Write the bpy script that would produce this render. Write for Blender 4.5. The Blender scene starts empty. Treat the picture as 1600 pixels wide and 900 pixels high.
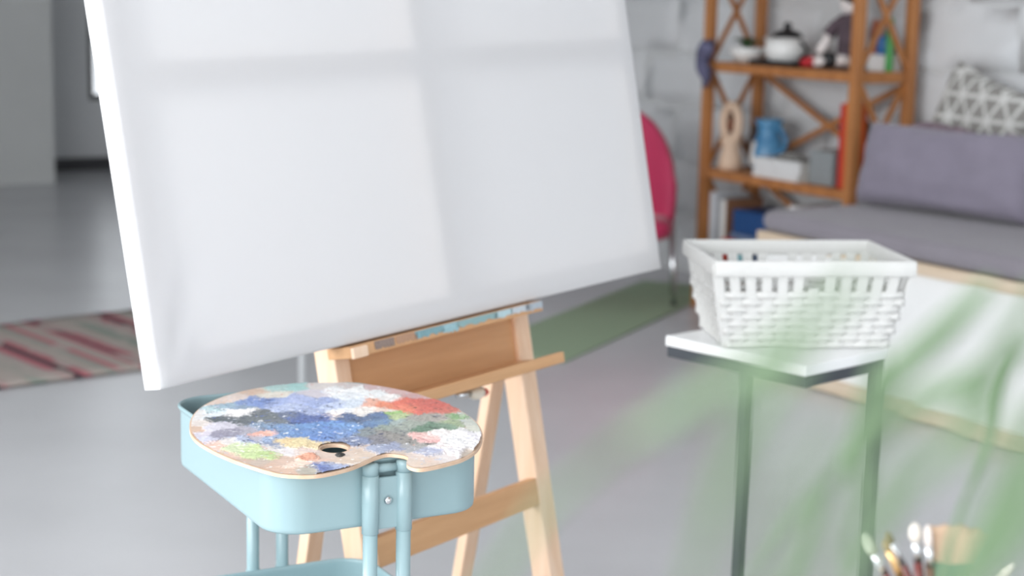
import bpy, bmesh, math, random
import numpy as np
from mathutils import Vector, Matrix, noise

# ------------------------------------------------------------------ camera, world, light, exposure
S = bpy.context.scene
COL = S.collection
PI = math.pi
cam_d = bpy.data.cameras.new('camera'); cam = bpy.data.objects.new('camera', cam_d); COL.objects.link(cam)
S.camera = cam
cam_d.sensor_width = 36.0
cam_d.lens = 2700.0 / 1600.0 * 36.0
cam_d.clip_start = 0.05
PITCH = math.atan(465.0 / 2700.0); ROLL = math.radians(1.2)
cam.matrix_world = (Matrix.Translation((0, 0, 1.48)) @ Matrix.Rotation(PI / 2 - PITCH, 4, 'X') @ Matrix.Rotation(ROLL, 4, 'Z'))
cam_d.dof.use_dof = True
cam_d.dof.focus_distance = 2.48
cam_d.dof.aperture_fstop = 3.6

# the room's own frame: u runs along the block wall towards the viewer, v towards that wall
RU = Vector((0.5151, -0.8571, 0)).normalized(); RV = Vector((-RU.y, RU.x, 0))
RO = Vector((0.990, 6.744, 0.0))
ROOM = Matrix.Translation(RO) @ Matrix.Rotation(math.atan2(RU.y, RU.x), 4, 'Z')
def R(u, v, z=0.0): return ROOM @ Vector((u, v, z))

world = bpy.data.worlds.new('world'); S.world = world; world.use_nodes = True
bg = world.node_tree.nodes['Background']
bg.inputs['Color'].default_value = (0.90, 0.95, 1.0, 1)
bg.inputs['Strength'].default_value = 2.2

def area(name, loc, to, w, h, power, col=(1, 1, 1)):
    d = bpy.data.lights.new(name, 'AREA'); d.shape = 'RECTANGLE'; d.size = w; d.size_y = h; d.energy = power; d.color = col
    o = bpy.data.objects.new(name, d); COL.objects.link(o)
    q = (Vector(to) - Vector(loc)).to_track_quat('-Z', 'Z'); o.matrix_world = Matrix.Translation(loc) @ q.to_matrix().to_4x4()
    return o
# daylight entering through the tall windows of the left wall, and from an added fill lamp behind the viewer
WIN_V = -6.4
for k, uc in enumerate((-1.2, 1.2, 3.6, 6.0)):  # lamp at the first window is added to brighten the daybed side
    area('daylight_fill', R(uc, WIN_V + 0.12, 1.75), R(uc, 0, 1.75), 1.9, 2.3, {-1.2: 22, 1.2: 145}.get(uc, 145), (0.97, 0.985, 1.0))
area('daylight_fill', R(9.2, -2.2, 1.9), R(0, -2.2, 1.5), 6.0, 2.6, 55, (0.97, 0.985, 1.0))  # fill lamp added at the room's open end, no window there

vs = S.view_settings
S.display_settings.display_device = 'sRGB'
vs.view_transform = 'Standard'; vs.look = 'None'; vs.exposure = -0.47; vs.gamma = 1.0
try: vs.use_curve_mapping = False
except Exception: pass
S.cycles.max_bounces = 8; S.cycles.diffuse_bounces = 5; S.cycles.transparent_max_bounces = 12
S.cycles.caustics_reflective = False; S.cycles.caustics_refractive = False
S.cycles.sample_clamp_indirect = 6.0

# ------------------------------------------------------------------ helpers
def lin(c): return c / 12.92 if c <= 0.04045 else ((c + 0.055) / 1.055) ** 2.4
def hx(s, k=1.0):
    s = s.lstrip('#'); return tuple(lin(int(s[i:i + 2], 16) / 255.0) * k for i in (0, 2, 4)) + (1.0,)

def mat(name, col, rough=0.6, metal=0.0, var=0.0, scale=20.0, bump=0.0, bscale=80.0, stretch=(1, 1, 1), col2=None, spec=0.5, coat=0.0, sheen=0.0):
    m = bpy.data.materials.new(name); m.use_nodes = True; nt = m.node_tree; N = nt.nodes; b = N['Principled BSDF']
    b.inputs['Roughness'].default_value = rough; b.inputs['Metallic'].default_value = metal
    b.inputs['Specular IOR Level'].default_value = spec; b.inputs['Coat Weight'].default_value = coat
    b.inputs['Sheen Weight'].default_value = sheen
    c1 = hx(col) if isinstance(col, str) else tuple(col)
    tc = N.new('ShaderNodeTexCoord'); mp = N.new('ShaderNodeMapping'); mp.inputs['Scale'].default_value = stretch
    nt.links.new(tc.outputs['Object'], mp.inputs['Vector'])
    if var > 0 or col2:
        c2 = (hx(col2) if isinstance(col2, str) else col2) if col2 else tuple(x * (1 - var) for x in c1[:3]) + (1,)
        n = N.new('ShaderNodeTexNoise'); n.inputs['Scale'].default_value = scale; n.inputs['Detail'].default_value = 5
        r = N.new('ShaderNodeValToRGB'); r.color_ramp.elements[0].position = 0.32; r.color_ramp.elements[1].position = 0.68
        r.color_ramp.elements[0].color = c2; r.color_ramp.elements[1].color = c1
        nt.links.new(mp.outputs[0], n.inputs['Vector']); nt.links.new(n.outputs['Fac'], r.inputs['Fac'])
        nt.links.new(r.outputs['Color'], b.inputs['Base Color'])
    else:
        b.inputs['Base Color'].default_value = c1
    if bump > 0:
        n2 = N.new('ShaderNodeTexNoise'); n2.inputs['Scale'].default_value = bscale; n2.inputs['Detail'].default_value = 4
        bp = N.new('ShaderNodeBump'); bp.inputs['Strength'].default_value = bump; bp.inputs['Distance'].default_value = 0.01
        nt.links.new(mp.outputs[0], n2.inputs['Vector']); nt.links.new(n2.outputs['Fac'], bp.inputs['Height'])
        nt.links.new(bp.outputs[0], b.inputs['Normal'])
    return m

class MB:
    def __init__(s, M=None): s.v = []; s.f = []; s.sm = []; s.M = M or Matrix.Identity(4); s.uvs = None
    def add(s, vs_, fs, smooth=False, M=None):
        M = s.M @ M if M else s.M; o = len(s.v)
        s.v += [tuple(M @ Vector(p)) for p in vs_]; s.f += [tuple(o + i for i in f) for f in fs]; s.sm += [smooth] * len(fs)
        return s
    def box(s, x0, x1, y0, y1, z0, z1, M=None):
        v = [(x, y, z) for z in (z0, z1) for y in (y0, y1) for x in (x0, x1)]
        return s.add(v, [(0, 2, 3, 1), (4, 5, 7, 6), (0, 1, 5, 4), (2, 6, 7, 3), (0, 4, 6, 2), (1, 3, 7, 5)], False, M)
    def bar(s, a, b, w, t, up=(0, 0, 1)):
        a = Vector(a); b = Vector(b); d = (b - a).normalized(); up = Vector(up)
        sx = d.cross(up)
        if sx.length < 1e-4: sx = d.cross(Vector((1, 0, 0)))
        sx.normalize(); sy = sx.cross(d)
        v = [p + sx * (i * w / 2) + sy * (j * t / 2) for p in (a, b) for j in (-1, 1) for i in (-1, 1)]
        return s.add(v, [(0, 1, 3, 2), (4, 6, 7, 5), (0, 4, 5, 1), (2, 3, 7, 6), (0, 2, 6, 4), (1, 5, 7, 3)])
    def tube(s, pts, rad, n=14, caps=True, closed=False):
        P = [Vector(p) for p in pts]; m = len(P); rr = rad if isinstance(rad, (list, tuple)) else [rad] * m
        V = []; ref = None
        for i, p in enumerate(P):
            if closed: t = P[(i + 1) % m] - P[i - 1]
            else: t = (P[min(i + 1, m - 1)] - P[max(i - 1, 0)])
            t.normalize()
            if ref is None: ref = t.cross(Vector((0, 0, 1)) if abs(t.z) < 0.9 else Vector((1, 0, 0)))
            ref = (ref - t * ref.dot(t)).normalized(); b = t.cross(ref)
            V += [p + (ref * math.cos(2 * PI * k / n) + b * math.sin(2 * PI * k / n)) * rr[i] for k in range(n)]
        F = []
        for i in range(m if closed else m - 1):
            j = (i + 1) % m
            F += [(i * n + k, i * n + (k + 1) % n, j * n + (k + 1) % n, j * n + k) for k in range(n)]
        if caps and not closed: F += [tuple(range(n))[::-1], tuple((m - 1) * n + k for k in range(n))]
        return s.add(V, F, True)
    def lathe(s, prof, n=28, c=(0, 0, 0), M=None):
        V = [(c[0] + r * math.cos(2 * PI * k / n), c[1] + r * math.sin(2 * PI * k / n), c[2] + z) for r, z in prof for k in range(n)]
        F = [(i * n + k, i * n + (k + 1) % n, (i + 1) * n + (k + 1) % n, (i + 1) * n + k) for i in range(len(prof) - 1) for k in range(n)]
        if prof[0][0] > 1e-5: F.append(tuple(range(n))[::-1])
        if prof[-1][0] > 1e-5: F.append(tuple((len(prof) - 1) * n + k for k in range(n)))
        return s.add(V, F, True, M)
    def prism(s, outline, z0, z1, smooth=False):
        n = len(outline)
        V = [(x, y, z0) for x, y in outline] + [(x, y, z1) for x, y in outline]
        return s.add(V, [tuple(range(n))[::-1], tuple(range(n, 2 * n))] + [(i, (i + 1) % n, n + (i + 1) % n, n + i) for i in range(n)], smooth)
    def grid(s, fn, nu, nv, smooth=True, closed_u=False):
        V = [fn(i / (nu if closed_u else nu - 1), j / (nv - 1)) for j in range(nv) for i in range(nu)]
        F = []
        for j in range(nv - 1):
            for i in range(nu if closed_u else nu - 1):
                k = (i + 1) % nu; F.append((j * nu + i, j * nu + k, (j + 1) * nu + k, (j + 1) * nu + i))
        return s.add(V, F, smooth)

WM = {}
def wmat(o):
    return WM.get(o.name, Matrix.Identity(4))
def obj(name, mb, m, parent=None, bevel=0.0, seg=2, sub=0, solid=0.0):
    me = bpy.data.meshes.new(name); V = mb.v
    if parent is not None:
        I = wmat(parent).inverted(); V = [tuple(I @ Vector(p)) for p in V]
    me.from_pydata(V, [], mb.f); me.polygons.foreach_set('use_smooth', mb.sm)
    if m is not None: me.materials.append(m)
    bm_ = bmesh.new(); bm_.from_mesh(me); bmesh.ops.recalc_face_normals(bm_, faces=bm_.faces); bm_.to_mesh(me); bm_.free()
    o = bpy.data.objects.new(name, me); COL.objects.link(o)
    if parent is not None: o.parent = parent; WM[o.name] = wmat(parent)
    if solid: mo = o.modifiers.new('solid', 'SOLIDIFY'); mo.thickness = solid; mo.offset = 0
    if bevel: mo = o.modifiers.new('bevel', 'BEVEL'); mo.width = bevel; mo.segments = seg; mo.limit_method = 'ANGLE'
    if sub: mo = o.modifiers.new('sub', 'SUBSURF'); mo.levels = sub; mo.render_levels = sub
    return o
def thing(name, label, cat, M=None, group=None):
    o = bpy.data.objects.new(name, None); COL.objects.link(o); o.empty_display_size = 0.1
    M = M or Matrix.Identity(4); o.matrix_world = M; WM[o.name] = M.copy()
    o['label'] = label; o['category'] = cat
    if group: o['group'] = group
    return o
def tag(o, label, cat, group=None):
    o['label'] = label; o['category'] = cat
    if group: o['group'] = group
    return o
def struct(name, mb, m, parent=None, **k):
    o = obj(name, mb, m, parent, **k)
    if parent is None: o['kind'] = 'structure'
    return o
def lab(o, t): o['label'] = t; return o
def at_room(u, v, z=0.0, rz=0.0): return ROOM @ Matrix.Translation((u, v, z)) @ Matrix.Rotation(rz, 4, 'Z')
def copy_mesh(o, parent, M):
    c = o.copy(); COL.objects.link(c); c.parent = parent; c.matrix_local = M; return c

# ------------------------------------------------------------------ materials
M_floor = mat('floor_paint', '#c6c7ca', 0.27, var=0.10, scale=1.3, bump=0.02, bscale=3, spec=0.6)
M_block = mat('white_block_paint', '#d6d8da', 0.8, var=0.05, scale=6, bump=0.25, bscale=60)
M_mortar = mat('mortar_paint', '#cccecf', 0.9, bump=0.3, bscale=70)
M_grey = mat('grey_wall_paint', '#d0d2d1', 0.8, var=0.05, scale=2)
M_grey2 = mat('dark_grey_wall_paint', '#d4d6d8', 0.8, var=0.05, scale=2)
M_white = mat('white_paint', '#e9e9e8', 0.6)
M_ceil = mat('ceiling_paint', '#e6e6e6', 0.9)
M_black = mat('black_metal', '#1b1c1f', 0.4)
M_base = mat('dark_skirting', '#3a3a3d', 0.5)
M_beech = mat('pale_beech', '#edd0b6', 0.5, stretch=(1, 1, 0.08), scale=45, col2='#e4c0a0', bump=0.04, bscale=120)
M_beechh = mat('beech_board', '#d2a478', 0.5, stretch=(0.08, 1, 1), scale=45, col2='#c6986c', bump=0.04, bscale=120)
M_shelfw = mat('honey_stained_pine', '#b97d49', 0.5, stretch=(1, 1, 0.12), scale=30, col2='#a0673a')
M_teal = mat('powder_blue_steel', '#94aeb3', 0.24, spec=0.5)
M_tealin = mat('powder_blue_steel_inside', '#a3d3d8', 0.35)
M_chrome = mat('chrome', '#d8dadc', 0.18, metal=1.0)
M_steel = mat('dark_grey_steel', '#4a4f55', 0.35, metal=0.3)
M_tabletop = mat('white_laminate', '#f4f5f5', 0.35)
M_wick = mat('white_wicker', '#dededb', 0.55, var=0.05, scale=90, bump=0.15, bscale=300, stretch=(1, 1, 4))
M_purple = mat('grey_violet_cotton', '#86808f', 0.95, var=0.10, scale=9, bump=0.2, bscale=220, sheen=0.25)
M_mattr = mat('violet_grey_mattress', '#89848c', 0.95, var=0.08, scale=7, bump=0.2, bscale=220, sheen=0.2)
M_panel = mat('white_panel', '#f0f1f0', 0.45)
M_palewood = mat('pale_pine', '#dccbb6', 0.55, stretch=(0.1, 1, 1), scale=30, col2='#d0bba2')
M_pink = mat('crimson_plush', '#b81f52', 0.6, var=0.15, scale=6, sheen=0.3)
M_plyw = mat('palette_wood', '#dcbfa6', 0.5, stretch=(1, 0.15, 1), scale=60, col2='#cfae92')

def glass(name):
    m = bpy.data.materials.new(name); m.use_nodes = True; nt = m.node_tree; N = nt.nodes
    N.remove(N['Principled BSDF']); out = N['Material Output']
    t = N.new('ShaderNodeBsdfTransparent'); g = N.new('ShaderNodeBsdfGlossy'); g.inputs['Roughness'].default_value = 0.02
    fr = N.new('ShaderNodeFresnel'); mx = N.new('ShaderNodeMixShader')
    nt.links.new(fr.outputs[0], mx.inputs[0]); nt.links.new(t.outputs[0], mx.inputs[1]); nt.links.new(g.outputs[0], mx.inputs[2])
    nt.links.new(mx.outputs[0], out.inputs['Surface']); return m
M_glass = glass('window_glass')

# ------------------------------------------------------------------ the room
FAR_U = -8.24; BACK_V = 1.235
struct('floor', MB(ROOM).box(-8.6, 9.5, WIN_V - 0.2, BACK_V + 0.3, -0.1, 0), M_floor)
struct('ceiling', MB(ROOM).box(-8.6, 9.5, WIN_V - 0.2, BACK_V + 0.3, 3.3, 3.4), M_ceil)
wb = struct('wall_back', MB(ROOM).box(-8.6, 9.5, BACK_V, BACK_V + 0.3, 0, 3.3), M_mortar)
random.seed(4)
bl = None; BW, BH = 0.60, 0.29
def block_mesh(seed):
    rnd = random.Random(seed); mb = MB(); nx, nz = 5, 3
    w, h, t = BW - 0.010, BH - 0.010, 0.005
    for s_ in (0,):
        V = [(-w / 2 + w * i / nx, -t + rnd.uniform(0, .002) + (0.0035 if i in (0, nx) or k in (0, nz) else 0), -h / 2 + h * k / nz) for k in range(nz + 1) for i in range(nx + 1)]
        F = [(k * (nx + 1) + i, k * (nx + 1) + i + 1, (k + 1) * (nx + 1) + i + 1, (k + 1) * (nx + 1) + i) for k in range(nz) for i in range(nx)]
        mb.add(V, F, True)
        ring = list(range(nx + 1)) + [(k) * (nx + 1) + nx for k in range(1, nz + 1)] + [nz * (nx + 1) + i for i in range(nx - 1, -1, -1)] + [k * (nx + 1) for k in range(nz - 1, 0, -1)]
        B = [(V[i][0], 0.0, V[i][2]) for i in ring]; n = len(ring); o = len(mb.v)
        mb.v += B; mb.f += [(ring[i], ring[(i + 1) % n], o + (i + 1) % n, o + i) for i in range(n)]; mb.sm += [False] * n
    return mb
protos = []
for k in range(5):
    me_o = obj('block', block_mesh(k), M_block); protos.append(me_o)
cnt = 0
for row in range(8):
    z = 0.015 + BH * (row + 0.5)
    for k in range(13):
        u = -5.0 + BW * k + (BW / 2 if row % 2 else 0)
        M = ROOM @ Matrix.Translation((u, BACK_V - 0.0005 + random.uniform(0, .003), z)) @ Matrix.Rotation(random.uniform(-.006, .006), 4, 'Y')
        o = protos[cnt % 5]
        if cnt >= 5: o = o.copy(); COL.objects.link(o)
        o.parent = wb; o.matrix_local = M; cnt += 1

# far wall with one narrow dark-framed window, a pier in front of it on the left
wf = MB(ROOM); W0, W1, WZ0, WZ1 = -0.145, 0.45, 0.555, 2.0
CZ0_, CZ1_ = 2.0, 3.2
wf.box(FAR_U - 0.3, FAR_U, WIN_V, W0, 0, CZ0_).box(FAR_U - 0.3, FAR_U, W1, BACK_V, 0, CZ0_)
wf.box(FAR_U - 0.3, FAR_U, W0, W1, 0, WZ0).box(FAR_U - 0.3, FAR_U, WIN_V, BACK_V, CZ1_, 3.3).box(FAR_U - 0.3, FAR_U, WIN_V, -2.6, CZ0_, CZ1_).box(FAR_U - 0.3, FAR_U, 1.1, BACK_V, CZ0_, CZ1_)
struct('wall_front', wf, M_grey2)
def window(name, M, w, h, nx, nz, fm, bar=0.045):
    # local: x along the wall, z up, y through it
    e = bpy.data.objects.new(name, None); COL.objects.link(e); e.matrix_world = M; WM[e.name] = M.copy(); e['kind'] = 'structure'
    for a in ((0, bar, 0, h), (w - bar, w, 0, h), (bar, w - bar, 0, bar), (bar, w - bar, h - bar, h)):
        obj('window_frame', MB(M).box(a[0], a[1], -.05, .05, a[2], a[3]), fm, e, bevel=.004)
    for k in range(1, nx): obj('mullion', MB(M).box(w * k / nx - bar / 2, w * k / nx + bar / 2, -.03, .03, bar, h - bar), fm, e)
    for k in range(1, nz): obj('transom', MB(M).box(bar, w - bar, -.031, .031, h * k / nz - bar / 2, h * k / nz + bar / 2), fm, e)
    obj('pane', MB(M).box(bar, w - bar, -.004, .004, bar, h - bar), M_glass, e)
    return e
window('window_1', ROOM @ Matrix.Translation((FAR_U - .05, W0, WZ0)) @ Matrix.Rotation(PI / 2, 4, 'Z'), W1 - W0, WZ1 - WZ0, 1, 3, M_black, .04)
window('window_6', ROOM @ Matrix.Translation((FAR_U - .05, -2.6, 2.0)) @ Matrix.Rotation(PI / 2, 4, 'Z'), 3.7, 1.2, 5, 2, M_black, .04)  # unseen upper window row, added to give the near floor a bright reflection
struct('baseboard_front', MB(ROOM).box(FAR_U, FAR_U + .02, -.75, BACK_V - .02, 0, .10), M_base, bevel=.004)
struct('wall_pier', MB(ROOM).box(FAR_U, -7.42, WIN_V, -.67, 0, 3.3), M_grey)

# window wall on the left of the room, outside the frame
wl = MB(ROOM); edges = [-8.6]
for uc in (-1.2, 1.2, 3.6, 6.0): edges += [uc - .95, uc + .95]
edges += [9.5]
for k in range(0, len(edges), 2): wl.box(edges[k], edges[k + 1], WIN_V - .3, WIN_V, 0, 3.3)
for k in range(1, len(edges) - 1, 2):
    wl.box(edges[k], edges[k + 1], WIN_V - .3, WIN_V, 0, .6).box(edges[k], edges[k + 1], WIN_V - .3, WIN_V, 2.9, 3.3)
struct('wall_left', wl, M_white)
for i, uc in enumerate((-1.2, 1.2, 3.6, 6.0)):  # first of these windows is added to light the right side
    window('window_%d' % (i + 2), ROOM @ Matrix.Translation((uc - .95, WIN_V - .1, .6)), 1.9, 2.3, 3, 2, M_black)

# ------------------------------------------------------------------ canvas on the easel
ED, EW = Vector((0.6125, 0.7902, 0.0206)), Vector((-0.1592, 0.0978, 0.9824))
ED.normalize(); EW = (EW - ED * EW.dot(ED)).normalized(); EN = ED.cross(EW)   # EN looks towards the viewer
EK = 1.098
E0 = Vector((-0.3013, 3.1496, 0.8102))
ME = Matrix((ED * EK, -EN * EK, EW * EK)).transposed().to_4x4(); ME.translation = E0

def canvas_mat():
    m = bpy.data.materials.new('primed_canvas'); m.use_nodes = True; nt = m.node_tree; N = nt.nodes
    N.remove(N['Principled BSDF']); out = N['Material Output']
    d = N.new('ShaderNodeBsdfDiffuse'); t = N.new('ShaderNodeBsdfTranslucent'); mx = N.new('ShaderNodeMixShader')
    d.inputs[0].default_value = (.715, .715, .73, 1); t.inputs[0].default_value = (.92, .89, .86, 1); mx.inputs[0].default_value = CANVAS_T
    n = N.new('ShaderNodeTexNoise'); n.inputs['Scale'].default_value = 900; b = N.new('ShaderNodeBump'); b.inputs['Strength'].default_value = .08; b.inputs['Distance'].default_value = .002
    tc = N.new('ShaderNodeTexCoord'); nt.links.new(tc.outputs['Object'], n.inputs['Vector'])
    nt.links.new(n.outputs['Fac'], b.inputs['Height']); nt.links.new(b.outputs[0], d.inputs['Normal'])
    nt.links.new(d.outputs[0], mx.inputs[1]); nt.links.new(t.outputs[0], mx.inputs[2]); nt.links.new(mx.outputs[0], out.inputs['Surface'])
    return m
CANVAS_T = 0.14
CX0, CX1, CZ0, CZ1, CY0, CY1 = -0.403, 0.983, 0.012, 1.06, 0.008, 0.046
MC = ME @ Matrix.Translation(((CX0 + CX1) / 2, CY1, CZ0))
cv = thing('stretched_canvas', 'large blank white stretched canvas standing on the wooden easel', 'canvas', MC)
cl = MB(ME); NX, NZ = 90, 70
def crease(x, z):
    a = x - CX0; b = z - CZ0; r = math.hypot(a, b); y = 0.0
    if r < .30 and r > 1e-4:
        an = math.degrees(math.atan2(b, a))
        for a0, w_, h_ in ((74, 5, .0028), (58, 6, -.0022), (40, 8, .0016), (84, 3, -.0012)):
            y -= h_ * math.exp(-((an - a0) / w_) ** 2) * min(1, r / .05) * max(0, 1 - r / .26)
    ed = min(a, CX1 - x, b, CZ1 - z)
    return y + (.0022 * (1 - ed / .005) ** 2 if ed < .005 else 0)
def ease(t, n):
    k = round(t * (n - 1))
    if k <= 2: return (0, .0016, .0045)[k]
    if k >= n - 3: return 1 - (0, .0016, .0045)[n - 1 - k]
    return .0045 + .991 * (k - 2) / (n - 5)
def cpt(s, t):
    x = CX0 + (CX1 - CX0) * ease(s, NX); z = CZ0 + (CZ1 - CZ0) * ease(t, NZ)
    return (x, CY0 + crease(x, z), z)
cl.grid(cpt, NX, NZ)
for (xa, za), (xb, zb) in (((CX0, CZ0), (CX0, CZ1)), ((CX0, CZ1), (CX1, CZ1)), ((CX1, CZ1), (CX1, CZ0)), ((CX1, CZ0), (CX0, CZ0))):
    ix, iz = .035 * (1 if xa == xb == CX0 else -1 if xa == xb == CX1 else 0), .035 * (1 if za == zb == CZ0 else -1 if za == zb == CZ1 else 0)
    cl.add([(xa, CY0 + .0022, za), (xb, CY0 + .0022, zb), (xb, CY1, zb), (xa, CY1, za), (xb + ix, CY1 + .0008, zb + iz), (xa + ix, CY1 + .0008, za + iz)], [(0, 1, 2, 3), (3, 2, 4, 5)])
obj('canvas_cloth', cl, canvas_mat(), cv)
g = .0015; BWd = .048
for a in ((CX0 + g, CX0 + BWd, CZ0 + g, CZ1 - g), (CX1 - BWd, CX1 - g, CZ0 + g, CZ1 - g)):
    obj('stretcher_bar', MB(ME).box(a[0], a[1], CY0 + .007, CY1 - .001, a[2], a[3]), M_palewood, cv, bevel=.002)
for a in ((CZ0 + g, CZ0 + BWd), (CZ1 - BWd, CZ1 - g)):
    obj('stretcher_bar', MB(ME).box(CX0 + BWd, CX1 - BWd, CY0 + .007, CY1 - .001, a[0], a[1]), M_palewood, cv, bevel=.002)
obj('cross_bar', MB(ME).box(.275, .335, CY0 + .010, CY1 - .002, CZ0 + BWd, CZ1 - BWd), M_palewood, cv, bevel=.002)
obj('cross_bar', MB(ME).box(CX0 + BWd, .275, CY0 + .010, CY1 - .002, .462, .512), M_palewood, cv, bevel=.002)
obj('cross_bar', MB(ME).box(.335, CX1 - BWd, CY0 + .010, CY1 - .002, .462, .512), M_palewood, cv, bevel=.002)

# ------------------------------------------------------------------ easel
eb = E0 + ED * .28; es = thing('easel', 'pale beech studio easel with a tray, carrying the big blank canvas', 'easel', Matrix.Translation((eb.x, eb.y, 0)) @ Matrix.Rotation(math.atan2(ED.y, ED.x), 4, 'Z'))
ZF = -(E0.z) / EW.z / EK                                        # local height of the floor
def to_floor(p):                                            # run down a post to the floor
    return (ME @ Vector(p))
for x0, x1 in ((.013, .050), (.516, .560)):
    obj('front_post', MB(ME).box(x0, x1, .050, .098, ZF + (.050 * EN.z if 0 else .010), .012), M_beech, es, bevel=.003)
obj('mast', MB(ME).box(.262, .318,    .052, .085, .012, .98), M_beech, es, bevel=.003)
for xt, dx in ((.078, .01), (.566, 0.0)):
    top = ME @ Vector((xt, .118, -.03)); back = Vector((-EN.x, -EN.y, 0)).normalized()
    run = .23; foot = Vector((top.x, top.y, 0)) + back * run * (top.z / .82) * .62 + Vector((ED.x, ED.y, 0)) * dx; foot.z = .012
    obj('back_leg', MB().bar(top, foot, .045, .026, up=(EN.x, EN.y, 0)), M_beech, es, bevel=.003)
obj('canvas_ledge', MB(ME).box(-.002, .540, -.004, .050, -.012, .008), M_beechh, es, bevel=.002)
obj('ledge_block', MB(ME).box(-.001, .036, -.012, -.004, -.013, .006), M_beech, es, bevel=.002)
obj('box_panel', MB(ME).box(.050, .516, .060, .068, -.104, -.012), M_beechh, es)
obj('tray', MB(ME).box(.0, .522, -.052, .068, -.112, -.104), M_beechh, es)
obj('tray_lip', MB(ME).box(.0, .512, -.062, -.050, -.110, -.090), M_beechh, es, bevel=.002)
obj('crossbar', MB(ME).box(.050, .516, .052, .074, -.392, -.338), M_beechh, es, bevel=.002)
obj('crossbar', MB(ME).box(.050, .516, .052, .074, -.78, -.735), M_beechh, es, bevel=.002)
kb = obj('knob', MB(ME).tube([(.285, -.005, -.128), (.30, -.005, -.130), (.312, -.005, -.131), (.326, -.005, -.132)], [.004, .011, .012, .008]), mat('ivory_knob', '#e9e0d0', .4), es); lab(kb, 'ivory knob under the tray')
obj('knob_bolt', MB(ME).tube([(.255, -.005, -.124), (.29, -.005, -.128)], .006), M_chrome, kb)
kt = obj('knob_tip', MB(ME).tube([(.322, -.005, -.132), (.330, -.005, -.1325), (.338, -.005, -.133)], [.007, .0085, .005]), mat('red_plastic', '#c8352a', .4), kb); lab(kt, 'red tip of the knob')
rnd = random.Random(3)
for (x0, x1, dz, c) in ((.06, .11, 0, '#8f7d74'), (.115, .17, .001, '#b58f74'), (.165, .245, .002, '#7fa6ae'), (.24, .285, 0, '#9bc0c8'), (.28, .40, .003, '#8fb0b2'), (.39, .445, .002, '#b6d0d6'), (.44, .50, .003, '#c3ccd2'), (.485, .538, .001, '#aeb9c2')):
    n = 14; low = [(x0 + (x1 - x0) * k / n, -.004 - .006 * abs(noise.noise(Vector((x0 * 50 + k * .7, 1, 0)))) - .004 * rnd.random() + dz) for k in range(n + 1)]
    ol = [(x, z) for x, z in low] + [(x1, .0075), (x0, .0075)]
    mb = MB(ME @ Matrix(((1, 0, 0, 0), (0, 0, 1, 0), (0, 1, 0, 0), (0, 0, 0, 1)))); mb.prism(ol, -.0056, -.0042)
    obj('paint_stain', mb, mat('paint_stain', c, .5, bump=.5, bscale=150), es)

# ------------------------------------------------------------------ trolley
CC = Vector((-0.3064, 2.7578, 0)); CYAW = 0.5011; HX, HY, CR = .179, .2445, .061
MT = Matrix.Translation(CC) @ Matrix.Rotation(CYAW, 4, 'Z')
tr = thing('utility_trolley', 'powder blue three-tier metal trolley under the paint-covered palette', 'trolley', MT)
def rrect(hx_, hy_, r, n=9):
    P = []
    for (cx, cy, a0) in ((hx_ - r, hy_ - r, 0), (-hx_ + r, hy_ - r, 90), (-hx_ + r, -hy_ + r, 180), (hx_ - r, -hy_ + r, 270)):
        P += [(cx + r * math.cos(math.radians(a0 + 90 * k / n)), cy + r * math.sin(math.radians(a0 + 90 * k / n))) for k in range(n + 1)]
    return P
def tray_mb(z0, z1):
    mb = MB(MT); prof = [(-.012, z0), (-.004, z0 + .0012), (-.0008, z0 + .004), (0, z0 + .010), (0, z1 - .012), (.001, z1 - .008), (.0035, z1 - .006), (.0045, z1 - .0035), (.0038, z1 - .001), (.0015, z1), (-.001, z1 - .001), (-.002, z1 - .004), (-.0022, z1 - .010), (-.0022, z0 + .012), (-.004, z0 + .005), (-.012, z0 + .003)]
    rings = [[(x, y, z) for x, y in rrect(HX + o_, HY + o_, CR + o_)] for o_, z in prof]; n = len(rings[0])
    V = [p for r_ in rings for p in r_]
    F = [(i * n + k, i * n + (k + 1) % n, (i + 1) * n + (k + 1) % n, (i + 1) * n + k) for i in range(len(rings) - 1) for k in range(n)]
    mb.add(V, F, True); mb.add(rings[0], [tuple(range(n))[::-1]]); mb.add(rings[-1], [tuple(range(n))]); return mb
trays = [obj('tray', tray_mb(z0, z0 + .108), M_teal, tr) for z0 in (.670, .340, .065)]
PYo = HY + .0125
for sy in (-1, 1):
    for sx in (-1, 1):
        x, y = sx * .0278, sy * PYo
        p = obj('post', MB(MT).tube([(x, y, .055), (x, y, .757)], .0113, 24), M_teal, tr)
        obj('post_cap', MB(MT).lathe([(.0122, .756), (.0126, .768), (.0118, .7725), (.008, .7745), (0, .775)], 24, (x, y, 0)), M_teal, p)
        for zs in ((.663, .7555), (.335, .447), (.058, .172)):
            obj('sleeve', MB(MT).lathe([(.0113, zs[0]), (.0130, zs[0] + .001), (.0130, zs[1] - .001), (.0113, zs[1])], 24, (x, y, 0)), M_teal, tr)
    y = sy * PYo
    for z0, z1 in ((.669, .750), (.345, .440), (.066, .165)):
        pl = obj('bracket_plate', MB(MT).box(-.0185, .0185, min(y + sy * .003, y - sy * .004), max(y + sy * .003, y - sy * .004), z0, z1), M_teal, tr, bevel=.002)
        obj('screw', MB(MT @ Matrix.Translation((0, y + sy * .003, (z0 + z1) / 2 + .004)) @ Matrix.Rotation(PI / 2 * sy * -1, 4, 'X')).lathe([(.0068, -.001), (.0066, .002), (.0045, .0045), (0, .0055)], 20), M_chrome, pl)
    obj('link_rod', MB(MT).tube([(-.02, y - sy * .004, .763), (.02, y - sy * .004, .763)], .0068, 16), M_teal, tr)
M_rub = mat('black_rubber', '#1a1a1b', .6)
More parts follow.
